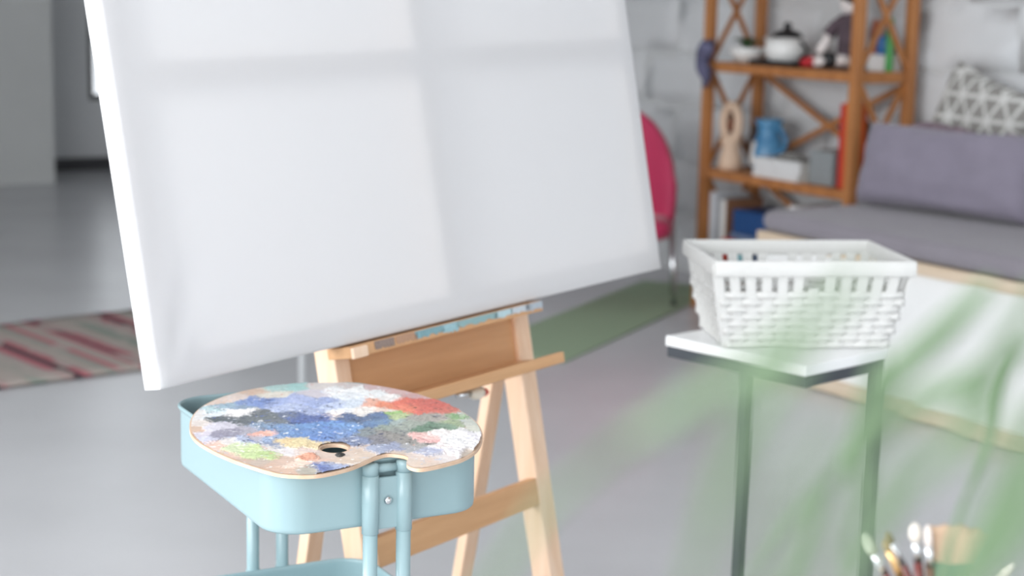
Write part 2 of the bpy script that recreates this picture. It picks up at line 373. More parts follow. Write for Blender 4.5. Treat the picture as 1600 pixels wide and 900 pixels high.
for sx in (-1, 1):
    for sy in (-1, 1):
        x, y = sx * .115, sy * .19
        w = obj('castor', MB(MT).box(x - .017, x - .013, y - .018, y + .018, .02, .058).box(x + .013, x + .017, y - .018, y + .018, .02, .058).box(x - .017, x + .017, y - .018, y + .018, .056, .0655), M_steel, tr)
        obj('wheel', MB(MT @ Matrix.Translation((x - .011, y, .0265)) @ Matrix.Rotation(PI / 2, 4, 'Y')).lathe([(.012, 0), (.024, .001), (.0265, .005), (.0265, .017), (.024, .021), (.012, .022)], 24), M_rub, w)

# ------------------------------------------------------------------ palette
PALETTE= [(-0.2224, 0.0646), (-0.2314, 0.1237), (-0.2319, 0.1843), (-0.222, 0.2407), (-0.2002, 0.2956), (-0.1659, 0.3443), (-0.1283, 0.3761), (-0.0879, 0.3965), (-0.0501, 0.4051), (-0.005, 0.4068), (0.0346, 0.3962), (0.0793, 0.3718), (0.1241, 0.3342), (0.1689, 0.2756), (0.2035, 0.2179), (0.2297, 0.1503), (0.2416, 0.0887), (0.2429, 0.0289), (0.2359, -0.0302), (0.2172, -0.0802), (0.1911, -0.1126), (0.1688, -0.1342), (0.1541, -0.1412), (0.1414, -0.1339), (0.1342, -0.117), (0.1344, -0.0975), (0.1333, -0.0796), (0.1216, -0.0678), (0.1013, -0.0639), (0.0845, -0.0838), (0.069, -0.115), (0.0536, -0.1431), (0.0301, -0.1699), (0.0086, -0.186), (-0.0149, -0.1901), (-0.0418, -0.1854), (-0.0708, -0.166), (-0.1123, -0.1266), (-0.1456, -0.0889), (-0.1697, -0.0559), (-0.1931, -0.0182), (-0.2101, 0.0204)]
HOLE= [(0.0397, -0.0369), (0.039, -0.0467), (0.0352, -0.0552), (0.0289, -0.0611), (0.021, -0.0637), (0.0127, -0.0624), (0.0052, -0.0576), (-0.0003, -0.0498), (-0.003, -0.0404), (-0.0025, -0.0305), (0.0013, -0.0219), (0.0076, -0.0158), (0.0157, -0.0131), (0.0241, -0.0144), (0.0317, -0.0194), (0.0371, -0.0273)]
SITES="m -0.1269 0.3577 b5d8d4;m -0.0942 0.3657 a8d6d2;w -0.1503 0.3261 e8c8b0;n -0.0507 0.3798 e0d8d4;n -0.0007 0.3894 d8ccc8;n 0.0468 0.3639 d8b8b8;n 0.0873 0.3479 dcb4b0;n 0.123 0.3125 d8a8a4;n -0.1919 0.2746 f0dcd0;w -0.2087 0.2451 ead0c0;n -0.1243 0.2996 ede4d4;i -0.0236 0.3377 f4f4f4;i 0.0198 0.3515 f4f4f2;i 0.0555 0.3255 f0f2f2;n -0.0496 0.3208 dcd4dc;i 0.0023 0.3015 e8ecf0;i 0.0803 0.2896 f2ece8;l -0.1935 0.2191 9db8c8;l -0.1631 0.2308 8aa3d6;l -0.1339 0.2518 7f98d2;l -0.0993 0.2365 a8b8e4;l -0.0695 0.2575 b4c0e8;l -0.0362 0.2513 a4b4e0;l -0.0118 0.226 c4d0ec;i 0.0185 0.2469 d8e2ee;o 0.0507 0.2498 f0b49c;o 0.073 0.2426 f0906c;o 0.0986 0.2633 ec7860;c 0.1257 0.2657 dc6c5c;c 0.1595 0.2411 d86a5c;c 0.1877 0.2121 d87868;o 0.1091 0.2186 ec8468;c 0.1455 0.1995 dd7060;n -0.2246 0.1543 e0dcd8;l -0.2114 0.1685 b0ccd0;n -0.1973 0.148 dde4e8;k -0.1847 0.1234 5a6468;l -0.1621 0.1904 8ea4bc;x -0.1625 0.1597 f8f4f2;x -0.1473 0.1632 f6f2f0;k -0.128 0.154 6d7478;k -0.1063 0.1344 70787c;k -0.0771 0.1497 6f7a94;b -0.0548 0.1388 5f72a8;l -0.0839 0.2017 b8c4e4;l -0.0391 0.1835 a8b4d8;k -0.1628 0.1295 666e74;k -0.1397 0.1146 6c7478;k -0.0931 0.1144 747c84;i 0.0029 0.1871 eef0f4;i 0.045 0.1908 f0e8e0;i 0.0008 0.1564 f4e4dc;i 0.0764 0.1979 f4dccc;b -0.0419 0.1187 5b70aa;b -0.0134 0.1423 5a6ca4;b 0.0177 0.145 5a7098;b 0.0404 0.1257 5e7090;b -0.0177 0.0875 6c96d0;b 0.0116 0.1024 76a2d8;b 0.0297 0.0751 7aa4d8;b -0.0471 0.0768 6e98cc;b -0.0763 0.0663 7c9cc4;b -0.0031 0.0482 6c92cc;b 0.0277 0.0428 7a98c8;b 0.0464 0.0051 8490b0;b -0.0331 0.0457 6a90c8;b -0.0621 0.0354 7498c8;b -0.0096 0.0161 6c90cc;b -0.1037 0.0803 8098b4;g 0.0882 0.1814 98c070;g 0.1 0.165 b8c890;b 0.0686 0.1623 647ca0;b 0.0823 0.1209 7898b8;b 0.0627 0.1067 6a8ab4;y 0.1081 0.123 a8b8b4;y 0.1322 0.1548 a8a49c;y 0.1524 0.1695 aca69c;y 0.1243 0.1119 a4aca0;y 0.174 0.1584 b4aca4;g 0.1997 0.1736 88b078;y 0.1908 0.1301 a4b48c;n 0.2217 0.1411 c8ccc0;n 0.2065 0.1916 d0d4c4;e 0.1514 0.0894 6c8c74;e 0.1765 0.0997 84a088;y 0.0879 0.0477 94908c;y 0.1093 0.0297 98948e;y 0.1305 0.0119 9c9892;y 0.1514 -0.0056 a8a49e;y 0.081 0.0079 8c8a90;y 0.0598 0.0454 8a9498;y 0.0905 0.0802 98a498;y 0.1119 0.0658 949892;p 0.1443 0.0326 f0bcb4;p 0.1611 0.0379 f4ccc4;p 0.1533 0.0138 f0b8b4;q 0.1781 0.0632 f6eeea;q 0.1902 0.0168 f4f2f2;q 0.2101 0.0184 f2f0f0;q 0.2245 0.0392 eeeaee;q 0.2022 -0.0393 ece6e8;q 0.1819 -0.0221 f2e6e4;q 0.2261 -0.0186 eae6e6;n 0.2331 0.1003 d8d8c8;q 0.2085 0.0657 f0ecec;w -0.2066 0.0839 e0d4cc;w -0.2135 0.0548 d8b8a0;v -0.2008 0.0239 dcd4e0;v -0.188 0.065 dcd8e4;v -0.1841 -0.0021 d8d8ec;v -0.1675 0.0346 9c98aa;v -0.1477 0.0362 9894a6;v -0.1241 0.0462 b0acb8;v -0.1064 0.0159 b8b4c0;v -0.1679 0.079 d0ccd8;v -0.1685 0.0109 9490a4;a -0.1092 0.0275 f0b09c;a -0.0944 0.0367 f2b8a4;b -0.0776 0.0027 9cb0d0;d -0.0609 -0.0113 e8cc98;d -0.0355 -0.0169 e8d4a0;d -0.015 -0.0229 e4cc9c;b -0.1267 -0.0013 b4bcd4;w -0.1613 -0.0309 ecc4b0;w -0.1678 -0.0502 f0d0c0;h -0.1293 -0.0471 d4e0b0;h -0.0976 -0.0632 ccdc9c;h -0.1033 -0.0892 c8dc98;h -0.0796 -0.0873 bcd488;n -0.1499 -0.0109 e8e0dc;n -0.0733 -0.0426 e4dcd4;v -0.071 -0.0312 8c98b4;n -0.0496 -0.0593 e8e0e0;w -0.0529 -0.1068 d8b8a4;h -0.1125 -0.0607 cce098;h -0.1299 -0.0731 d0dcae;w -0.0299 -0.0615 f0d8c8;o -0.0164 -0.0932 f2a888;w 0.0046 -0.1094 e8c4b0;n -0.0309 -0.1298 f0d4c0;w -0.0221 -0.046 e0c8c0;w 0.0109 -0.0802 ddc4b4;w 0.0389 -0.0707 dcc8b8;w 0.0565 -0.0509 ddc4b0;w 0.025 -0.122 dcc4b0;z 0.0132 -0.161 6878b0;z 0.0195 -0.1502 7c8cbc;z 0.0246 -0.136 b0bcdc;w 0.0424 -0.1064 dcc4ae;w 0.0677 -0.0684 dfc8b4;w -0.1073 -0.1252 ccb09c;w -0.0659 -0.1499 d8b49c;w -0.0353 -0.1681 dcb8a0;w -0.0022 -0.1723 b8b0a0;w -0.0896 -0.1168 c8b4a4;w -0.1365 -0.0918 e4c0ac;v 0.0855 -0.0486 a8b0c8;v 0.1041 -0.0359 9ca4c0;n 0.1333 -0.0336 b0b0b4;w 0.1154 -0.0573 dcc4b0;w 0.1454 -0.0732 e4d0c4;w 0.1663 -0.1039 e4ccbc;w 0.1844 -0.081 e8dcd8;w 0.1578 -0.1222 e4ccb8;v 0.1618 -0.0536 b4b8d0;w 0.1378 -0.1061 e4d0c0;w 0.222 -0.0488 dccab8"
PC = Vector((-.285, 2.60, .7788)); MP = Matrix.Translation(PC); PT = .0052
pal = thing('artist_palette', 'wooden painter\'s palette caked with dried oil paint lying on the blue trolley', 'palette', MP)
def smooth_loop(P, k=6):
    n = len(P); out = []
    for i in range(n):
        p0, p1, p2, p3 = (Vector(P[(i + j - 1) % n]) for j in range(4))
        for s in range(k):
            t = s / k
            out.append(0.5 * ((2 * p1) + (-p0 + p2) * t + (2 * p0 - 5 * p1 + 4 * p2 - p3) * t * t + (-p0 + 3 * p1 - 3 * p2 + p3) * t ** 3))
    return [(p.x, p.y) for p in out]
OUT = smooth_loop(PALETTE); HOL = smooth_loop(HOLE, 3)
def palette_board():
    bm = bmesh.new(); loops = []
    for z in (0.0, PT):
        L = []
        for poly in (OUT, HOL):
            vs_ = [bm.verts.new((PC.x + x, PC.y + y, PC.z + z)) for x, y in poly]; L.append(vs_)
            es_ = [bm.edges.new((vs_[i], vs_[(i + 1) % len(vs_)])) for i in range(len(vs_))]
            loops.append((vs_, es_))
        bmesh.ops.triangle_fill(bm, use_beauty=True, use_dissolve=False, edges=loops[-1][1] + loops[-2][1])
    for a, b in ((0, 2), (1, 3)):
        va, vb = loops[a][0], loops[b][0]; n = len(va)
        for i in range(n): bm.faces.new((va[i], va[(i + 1) % n], vb[(i + 1) % n], vb[i]))
    bm.verts.index_update(); mb = MB()
    mb.v = [tuple(v.co) for v in bm.verts]; mb.f = [tuple(v.index for v in f.verts) for f in bm.faces]; mb.sm = [False] * len(mb.f); bm.free(); return mb
obj('board', palette_board(), M_plyw, pal)

def inside(px, py, poly):
    r = np.zeros(px.shape, bool); n = len(poly)
    for i in range(n):
        (x1, y1), (x2, y2) = poly[i], poly[(i + 1) % n]
        if y1 == y2: continue
        c = ((y1 > py) != (y2 > py)) & (px < (x2 - x1) * (py - y1) / (y2 - y1) + x1); r ^= c
    return r
def fbm(X, Y, s, seed, oct=4):
    # cheap vectorised value noise
    out = np.zeros(X.shape); amp = 1.0; tot = 0
    rs = np.random.RandomState(seed)
    for o_ in range(oct):
        T = rs.rand(64, 64); x = X * s + 17.3 * o_; y = Y * s + 9.1 * o_
        xi = np.floor(x).astype(int); yi = np.floor(y).astype(int); fx = x - xi; fy = y - yi
        fx = fx * fx * (3 - 2 * fx); fy = fy * fy * (3 - 2 * fy)
        a = T[yi % 64, xi % 64]; b = T[yi % 64, (xi + 1) % 64]; c = T[(yi + 1) % 64, xi % 64]; d = T[(yi + 1) % 64, (xi + 1) % 64]
        out += amp * (a * (1 - fx) * (1 - fy) + b * fx * (1 - fy) + c * (1 - fx) * fy + d * fx * fy); tot += amp; amp *= .55; s *= 2.1
    return out / tot * 2 - 1
def paint():
    st = [t.split() for t in SITES.split(';')]
    G = [t[0] for t in st]; SX = np.array([float(t[1]) for t in st]); SY = np.array([float(t[2]) for t in st])
    SC = np.array([[lin(int(t[3][i:i + 2], 16) / 255) for i in (0, 2, 4)] for t in st])
    thick = dict(m=1.0, w=.12, n=.6, i=1.9, l=1.5, o=2.0, c=2.0, k=1.6, x=2.6, b=2.0, g=1.6, y=1.5, e=1.6, p=2.2, q=2.6, v=1.0, a=1.8, d=1.3, h=1.0, z=1.7)
    TH = np.array([thick[g_] for g_ in G])
    rs = np.random.RandomState(5)
    dx = .0013; dy = .0021
    xs = np.arange(-.236, .247, dx); ys = np.arange(-.194, .412, dy)
    X, Y = np.meshgrid(xs, ys)
    wx = X + .015 * fbm(X, Y, 26, 1, 5) + .004 * fbm(X, Y, 330, 2, 3)
    wy = Y + .020 * fbm(X, Y, 24, 3, 5) + .006 * fbm(X, Y, 300, 4, 3)
    D = np.full(X.shape, 1e9); D2 = D.copy(); I = np.zeros(X.shape, int); I2 = I.copy()
    for k in range(len(SX)):
        ax = 1.0; d = np.sqrt(((wx - SX[k]) * ax) ** 2 + ((wy - SY[k]) * .72) ** 2)
        n1 = d < D; D2 = np.where(n1, D, np.minimum(D2, d)); I2 = np.where(n1, I, np.where(d < D2 + 1e-12, np.where(d <= D2, k, I2), I2))
        D = np.where(n1, d, D); I = np.where(n1, k, I)
    t = np.clip(.5 - (D2 - D) / .030, 0, .5)
    br = .65 * fbm(X * .55, Y * 1.1, 150, 7, 4) + .45 * fbm(X * .7, Y, 520, 27, 2)
    t = np.clip((t - .30 + .55 * br) * 3.0, 0, 1) * (t > .03) * .85
    C = SC[I] * (1 - t[..., None]) + SC[I2] * t[..., None]
    streak = fbm(X * .35 + .3 * Y, Y * 1.2, 260, 8, 4); gr = fbm(X, Y, 420, 9, 3)
    lum = C @ np.array([.2126, .7152, .0722]); C = C * .88 + lum[..., None] * .12
    C = .86 * C * (1 + .20 * streak + .12 * gr)[..., None]
    # knife-dragged crumbs of other paint colours
    for seed, col, thr, grp in ((11, (.02, .03, .09), .50, 'bkly'), (12, (.03, .035, .03), .54, 'gcyeo'), (13, (.80, .80, .82), .56, 'lbkiv'), (14, (.62, .30, .22), .60, 'wnhi'), (15, (.10, .17, .45), .52, 'blk'), (16, (.83, .82, .80), .50, 'nwqih'), (17, (.45, .50, .62), .56, 'nwvq')):
        nz = fbm(X * .55, Y * .8, 170, seed, 3); ok = np.isin(np.array(G)[I], list(grp)) & (nz > thr)
        C[ok] = C[ok] * .25 + np.array(col) * .75
    Th = TH[I] * (1 - t) + TH[I2] * t
    H = .0003 + .0014 * Th * (1 + .55 * fbm(X, Y, 70, 21) + .55 * fbm(X * .6, Y, 260, 22, 4)) + .0005 * np.clip(Th - .3, 0, 1) * fbm(X, Y, 500, 23, 2)
    H = np.maximum(H, .00015)
    ins = inside(X, Y, [(x * .992, .105 + (y - .105) * .992) for x, y in OUT]) & ~inside(X, Y, [(.0180 + (x - .0180) * 1.12, -.0384 + (y + .0384) * 1.12) for x, y in HOL])
    ny, nx = X.shape; idx = np.arange(ny * nx).reshape(ny, nx)
    q = np.stack([idx[:-1, :-1], idx[:-1, 1:], idx[1:, 1:], idx[1:, :-1]], -1).reshape(-1, 4)
    okc = ins.ravel()[q].all(1)
    codes = sorted(set(G)); lab_ = np.array([codes.index(t_) for t_ in G])[I][:-1, :-1].copy(); okg = okc.reshape(ny - 1, nx - 1); lab_[~okg] = -1
    def components(L):
        comp = -np.ones(L.shape, int); sizes = []; hh, ww = L.shape
        for y0 in range(hh):
            for x0 in range(ww):
                if L[y0, x0] < 0 or comp[y0, x0] >= 0: continue
                c_ = len(sizes); l_ = L[y0, x0]; stack = [(y0, x0)]; comp[y0, x0] = c_; n_ = 0
                while stack:
                    y_, x_ = stack.pop(); n_ += 1
                    for y2, x2 in ((y_ - 1, x_), (y_ + 1, x_), (y_, x_ - 1), (y_, x_ + 1)):
                        if 0 <= y2 < hh and 0 <= x2 < ww and comp[y2, x2] < 0 and L[y2, x2] == l_: comp[y2, x2] = c_; stack.append((y2, x2))
                sizes.append(n_)
        return comp, np.array(sizes)
    comp, sizes = components(lab_)
    small = (comp >= 0) & (sizes[np.maximum(comp, 0)] < 160)
    for _ in range(80):
        if not small.any(): break
        for sy, sx in ((0, 1), (0, -1), (1, 0), (-1, 0)):
            nb_ = np.roll(comp, (sy, sx), (0, 1)); sm_ = np.roll(small, (sy, sx), (0, 1)); nl = np.roll(lab_, (sy, sx), (0, 1))
            t_ = small & (nb_ >= 0) & ~sm_; comp[t_] = nb_[t_]; lab_[t_] = nl[t_]; small = small & ~t_
    lab_[small] = -1
    comp, sizes = components(lab_)
    gi = comp.ravel(); lg = lab_.ravel()
    P = np.stack([X.ravel(), Y.ravel(), PT + H.ravel()], 1); Cf = np.clip(C, 0.003, .93).reshape(-1, 3)
    m = bpy.data.materials.new('dried_oil_paint'); m.use_nodes = True; nt = m.node_tree; b = nt.nodes['Principled BSDF']
    b.inputs['Roughness'].default_value = .5; at = nt.nodes.new('ShaderNodeAttribute'); at.attribute_name = 'paint'
    nt.links.new(at.outputs['Color'], b.inputs['Base Color'])
    LB = dict(m='mint green paint', w='thin beige paint wash on bare wood', n='thin cream paint', i='thick white paint', l='pale lavender blue paint', o='orange paint', c='coral red paint', k='dark grey paint', x='dab of pure white paint', b='thick blue paint', g='leaf green paint', y='warm grey paint', e='dark green paint', p='pink paint', q='raised white paint', v='greyish violet paint', a='dab of peach paint', d='sandy yellow paint', h='pale lime paint', z='lump of slate blue paint')
    for ci in range(len(sizes)):
        sel = gi == ci; f = q[sel]; g_ = codes[lg[sel][0]]
        if len(f) < 20: continue
        u, inv = np.unique(f, return_inverse=True); inv = inv.reshape(f.shape)
        me = bpy.data.meshes.new('paint_patch'); me.from_pydata(P[u].tolist(), [], inv.tolist())
        me.polygons.foreach_set('use_smooth', np.ones(len(f), bool)); me.materials.append(m)
        ca = me.color_attributes.new('paint', 'FLOAT_COLOR', 'POINT'); ca.data.foreach_set('color', np.hstack([Cf[u], np.ones((len(u), 1))]).ravel())
        o = bpy.data.objects.new('paint_patch', me); COL.objects.link(o); o.parent = pal; o['label'] = LB[g_]
paint()
nb = MB(MP @ Matrix.Translation((.031, -.0786, PT)))
nb.grid(lambda s, t: (lambda a, b: (.0075 * math.sin(b) * math.cos(a) * (1 + .2 * math.sin(3 * a)), .011 * math.sin(b) * math.sin(a), .004 * math.cos(b) + .0008 * math.sin(5 * a + 3 * b)))(2 * PI * s, PI / 2 * t), 16, 7, True, True)
lab(obj('paint_lump', nb, mat('black_paint', '#3c3c3a', .45, bump=.6, bscale=200), pal), 'small lump of black paint by the thumb hole')

# ------------------------------------------------------------------ side table and basket
TK = .951
TL, TF, TR = Vector((.376, 4.128, 0)) * TK, Vector((.664, 3.808, 0)) * TK, Vector((.880, 4.030, 0)) * TK
ex = (TL - TF).normalized(); wl_ = (TL - TF).length; ey = Vector((ex.y, -ex.x, 0)); dl_ = (TR - TF).length
MTb = Matrix((ex, ey, Vector((0, 0, 1)))).transposed().to_4x4(); MTb.translation = TF        # x: front corner -> left corner, y: front -> right corner
st = thing('side_table', 'small C-shaped side table, white top on dark steel frame, holding the wicker basket', 'table', MTb @ Matrix.Translation((wl_ / 2, dl_ / 2, 0)))
TZ = .70
obj('table_top', MB(MTb).box(0, wl_, 0, dl_, TZ - .024, TZ), M_tabletop, st, bevel=.003)
T = .025
for z in (TZ - .025 - T, 0.0):
    for b in ((0, wl_, .004, .004 + T), (0, wl_, dl_ - .004 - T, dl_ - .004), (0.002, T, T + .004, dl_ - T - .004), (wl_ - T, wl_ - .002, T + .004, dl_ - T - .004)):
        obj('frame_rail', MB(MTb).box(b[0] + .003, b[1] - .003, b[2], b[3], z, z + T), M_steel, st, bevel=.002)
for x in (.003, wl_ - .003 - T):
    obj('leg', MB(MTb).box(x, x + T, dl_ - .004 - T, dl_ - .004, T, TZ - .025 - T), M_steel, st, bevel=.002)

BYAW = math.radians(7); BC = Vector((.685 * TK, 4.135 * TK, TZ))
MBk = Matrix.Translation(BC) @ Matrix.Rotation(BYAW, 4, 'Z') @ Matrix.Diagonal((TK, TK, TK, 1))
bk = thing('wicker_basket', 'white woven wicker basket with hand slots standing on the small side table', 'basket', Matrix.Translation(BC) @ Matrix.Rotation(BYAW, 4, 'Z'))
BHt = .212; b0 = (.193, .128); b1 = (.236, .172)
def bpt(side, s, z, out=0.0):
    # side 0 front,1 right,2 back,3 left; s in -1..1 along the side; flared walls
    k = (z / BHt) ** .8; hx_, hy_ = b0[0] + (b1[0] - b0[0]) * k + out, b0[1] + (b1[1] - b0[1]) * k + out
    return ((s * hx_, -hy_, z), (hx_, s * hy_, z), (-s * hx_, hy_, z), (-hx_, -s * hy_, z))[side]
obj('base', MB(MBk).box(-b0[0] + .004, b0[0] - .004, -b0[1] + .004, b0[1] - .004, .0005, .007), M_wick, bk, bevel=.002)
NS = (12, 9, 12, 9)
def loop_pts(z, phase, amp):
    P = []
    for sd in range(4):
        n = NS[sd] * 4
        for i in range(n):
            s = -1 + 2 * i / n; w = amp * math.cos(PI * (NS[sd] * (i / n)) + phase * PI)
            r = .05; P.append(bpt(sd, s, z, w))
    return P
def band(mb, P, hw, th):
    n = len(P); V = []; F = []
    for i in range(n):
        a = Vector(P[i]); t = Vector(P[(i + 1) % n]) - Vector(P[i - 1]); o_ = Vector((t.y, -t.x, 0)).normalized()
        for (q, zz) in ((th / 2, -hw), (th / 2, hw), (-th / 2, hw), (-th / 2, -hw)): V.append(a + o_ * q + Vector((0, 0, zz)))
    for i in range(n):
        j = (i + 1) % n
        for k in range(4): F.append((i * 4 + k, j * 4 + k, j * 4 + (k + 1) % 4, i * 4 + (k + 1) % 4))
    return mb.add(V, F, True)
zs_ = [.010 + .0175 * i for i in range(8)]
for i, z in enumerate(zs_):
    obj('weaver', band(MB(MBk), loop_pts(z, i % 2, .0028), .0083, .0022), M_wick, bk)
for sd in range(4):
    n = NS[sd]
    for i in range(n):
        s = -1 + 2 * (i + (0 if sd % 2 == 0 else .5)) / n
        slot = (sd in (0, 2) and abs(s - .0) < .10) and False
        mb = MB(MBk); V = []; hw = .0120
        top = BHt - .006
        if sd in (0, 2) and i in (6,): top = .148
        for z in (.004, .05, .10, .148, top) if top > .15 else (.004, .05, .10, .148):
            for (so, oo) in ((-hw, .0012), (hw, .0012), (hw, -.0012), (-hw, -.0012)):
                V.append(bpt(sd, s + so / (b1[0] if sd % 2 == 0 else b1[1]), z, oo))
        m_ = len(V) // 4; F = [(k * 4 + a, k * 4 + (a + 1) % 4, k * 4 + 4 + (a + 1) % 4, k * 4 + 4 + a) for k in range(m_ - 1) for a in range(4)] + [(3, 2, 1, 0), tuple(m_ * 4 - 4 + a for a in range(4))]
        obj('stake', mb.add(V, F), M_wick, bk)
def flat_loop(z, out):
    P = []
    for sd in range(4):
        for i in range(12): P.append(bpt(sd, -1 + 2 * i / 12 * 1.0, z, out))
    return P
rim = obj('rim', band(band(MB(MBk), flat_loop(.197, .003), .0185, .010), flat_loop(.197, .003), .0155, .014), M_wick, bk, bevel=.002)

# ------------------------------------------------------------------ daybed with mattress and cushions
DL = 2.6
db = thing('daybed', 'low daybed box with white front panel and pale wooden rails, right edge of view', 'bed', at_room(DL / 2 - .04, .6))
obj('front_panel', MB(ROOM).box(.0, DL, .012, .03, .05, .522), M_panel, db)
obj('end_panel', MB(ROOM).box(-.03, -.012, .03, 1.16, .05, .522), M_panel, db)
obj('bottom_rail', MB(ROOM).box(-.04, DL, -.008, .03, .004, .058), M_palewood, db, bevel=.004)
obj('top_rail', MB(ROOM).box(-.04, DL, -.008, .05, .522, .566), M_palewood, db, bevel=.004)
obj('end_rail', MB(ROOM).box(-.04, .0, .05, 1.18, .522, .566), M_palewood, db, bevel=.004)
obj('end_rail', MB(ROOM).box(-.04, .0, .03, 1.18, .004, .058), M_palewood, db, bevel=.004)
obj('slat_base', MB(ROOM).box(.0, DL, .05, 1.18, .535, .560), M_palewood, db)
ms = MB(ROOM)
def slab(mb, x0, x1, y0, y1, z0, z1, r, wob=.004, n=30):
    # soft-edged mattress: superellipse cross-section
    hx_, hy_, hz = (x1 - x0) / 2, (y1 - y0) / 2, (z1 - z0) / 2; c = ((x0 + x1) / 2, (y0 + y1) / 2, (z0 + z1) / 2)
    rings = []
    for j in range(13):
        a = -PI / 2 + PI * j / 12; ins_ = r * (1 - math.cos(a)); z = c[2] + (hz - r) * (1 if a > 0 else -1) * (1 if abs(a) > 1e-6 else 0) + r * math.sin(a)
        R_ = rrect(hx_ - ins_, hy_ - ins_, max(.09 - ins_ * .6, .02), 8)
        rings.append([(c[0] + x, c[1] + y, z + wob * noise.noise(Vector((x * 2, y * 2, 7)))) for x, y in R_])
    m_ = len(rings[0]); V = [p for q_ in rings for p in q_]
    F = [(i * m_ + k, i * m_ + (k + 1) % m_, (i + 1) * m_ + (k + 1) % m_, (i + 1) * m_ + k) for i in range(12) for k in range(m_)] + [tuple(range(m_))[::-1], tuple(12 * m_ + k for k in range(m_))]
    return mb.add(V, F, True)
tag(obj('mattress', slab(ms, -.045, DL, -.02, 1.14, .572, .650, .036, .003), M_mattr), 'flat violet-grey mattress covering the daybed', 'mattress')

def pillow(mb, w, h, t, M, puff=.42, seed=0):
    n = 25
    for sgn in (1, -1):
        def fn(a, b, sgn=sgn):
            x, y = a * 2 - 1, b * 2 - 1
            k = max(0, (1 - x ** 4) * (1 - y ** 4)) ** puff
            pin = 1 - .06 * (1 - abs(x)) * y * y; pin2 = 1 - .05 * (1 - abs(y)) * x * x
            return (x * w / 2 * pin2, sgn * (t / 2 * k * (1 + .18 * noise.noise(Vector((x * 2.2 + seed, y * 2.2, sgn)))) + .001), y * h / 2 * pin)
        mb.add([tuple(M @ Vector(fn(i / (n - 1), j / (n - 1)))) for j in range(n) for i in range(n)], [(j * n + i, j * n + i + 1, (j + 1) * n + i + 1, (j + 1) * n + i) for j in range(n - 1) for i in range(n - 1)], True)
    return mb
ZM = .652
cush = MB(); pillow(cush, .86, .335, .20, at_room(.385, .60, ZM + .166, math.radians(8)) @ Matrix.Rotation(math.radians(-14), 4, 'X'), .30, 1)
tag(obj('bolster_cushion', cush, M_purple), 'wide grey-violet cushion leaning on the daybed in front of the patterned pillow', 'cushion')

def lattice_mat():
    m = bpy.data.materials.new('lattice_print'); m.use_nodes = True; nt = m.node_tree; N = nt.nodes; b = N['Principled BSDF']; b.inputs['Roughness'].default_value = .95
    tc = N.new('ShaderNodeTexCoord'); mp = N.new('ShaderNodeMapping'); mp.inputs['Scale'].default_value = (10.5, 10.5, 10.5); mp.inputs['Rotation'].default_value = (0, .5, 0)
    nt.links.new(tc.outputs['Object'], mp.inputs[0])
    sp = N.new('ShaderNodeSeparateXYZ'); nt.links.new(mp.outputs[0], sp.inputs[0])
    def mth(op, a, b_=None):
        k = N.new('ShaderNodeMath'); k.operation = op
        for i, v in enumerate((a, b_)):
            if v is None: continue
            if isinstance(v, (int, float)): k.inputs[i].default_value = v
            else: nt.links.new(v, k.inputs[i])
        return k.outputs[0]
    x, z = sp.outputs['X'], sp.outputs['Z']; best = None
    for ang in (0, 60, 120):
        p = mth('ADD', mth('MULTIPLY', x, math.cos(math.radians(ang))), mth('MULTIPLY', z, math.sin(math.radians(ang))))
        d = mth('ABSOLUTE', mth('SUBTRACT', mth('FRACT', p), .5))
        best = d if best is None else mth('MAXIMUM', best, d)
    li = mth('GREATER_THAN', best, .415)
    mx = N.new('ShaderNodeMix'); mx.data_type = 'RGBA'; nt.links.new(li, mx.inputs[0]); mx.inputs[6].default_value = hx('#8f8d89'); mx.inputs[7].default_value = hx('#cfcfcc')
    nt.links.new(mx.outputs[2], b.inputs['Base Color']); return m
pp = thing('patterned_pillow', 'grey pillow with white geometric lattice print propped against the block wall', 'pillow', at_room(.16, .98, .80))
pm = MB(); PM = at_room(.06, 1.06, .938, 0) @ Matrix.Rotation(math.radians(-11), 4, 'X') @ Matrix.Rotation(math.radians(16), 4, 'Y')
pillow(pm, .50, .46, .13, PM, .32, 4)
obj('pillow_cover', pm, lattice_mat(), pp)
bc = MB(); pillow(bc, .40, .34, .13, at_room(1.06, .66, ZM + .175, math.radians(4)) @ Matrix.Rotation(math.radians(-14), 4, 'X'), .35, 8)
tag(obj('black_cushion', bc, mat('black_cotton', '#202023', .9)), 'black cushion at the right edge beside the grey-violet cushion', 'cushion')
blk = MB(ROOM)
def blf(s, t):
    u = -.06 + .58 * s; v = .76 + .12 * t + .02 * math.sin(s * 9)
    return (u, v, .950 + .030 * noise.noise(Vector((s * 5, t * 3, 3))) - .05 * (2 * t - 1) ** 2 + .012 * math.sin(6 * s))
blk.grid(blf, 26, 8)
tag(obj('folded_blanket', blk, mat('plaid_blanket', '#9b8791', .95, col2='#6e5a68', scale=30), solid=.03), 'crumpled mauve blanket tucked behind the grey-violet cushion', 'blanket')

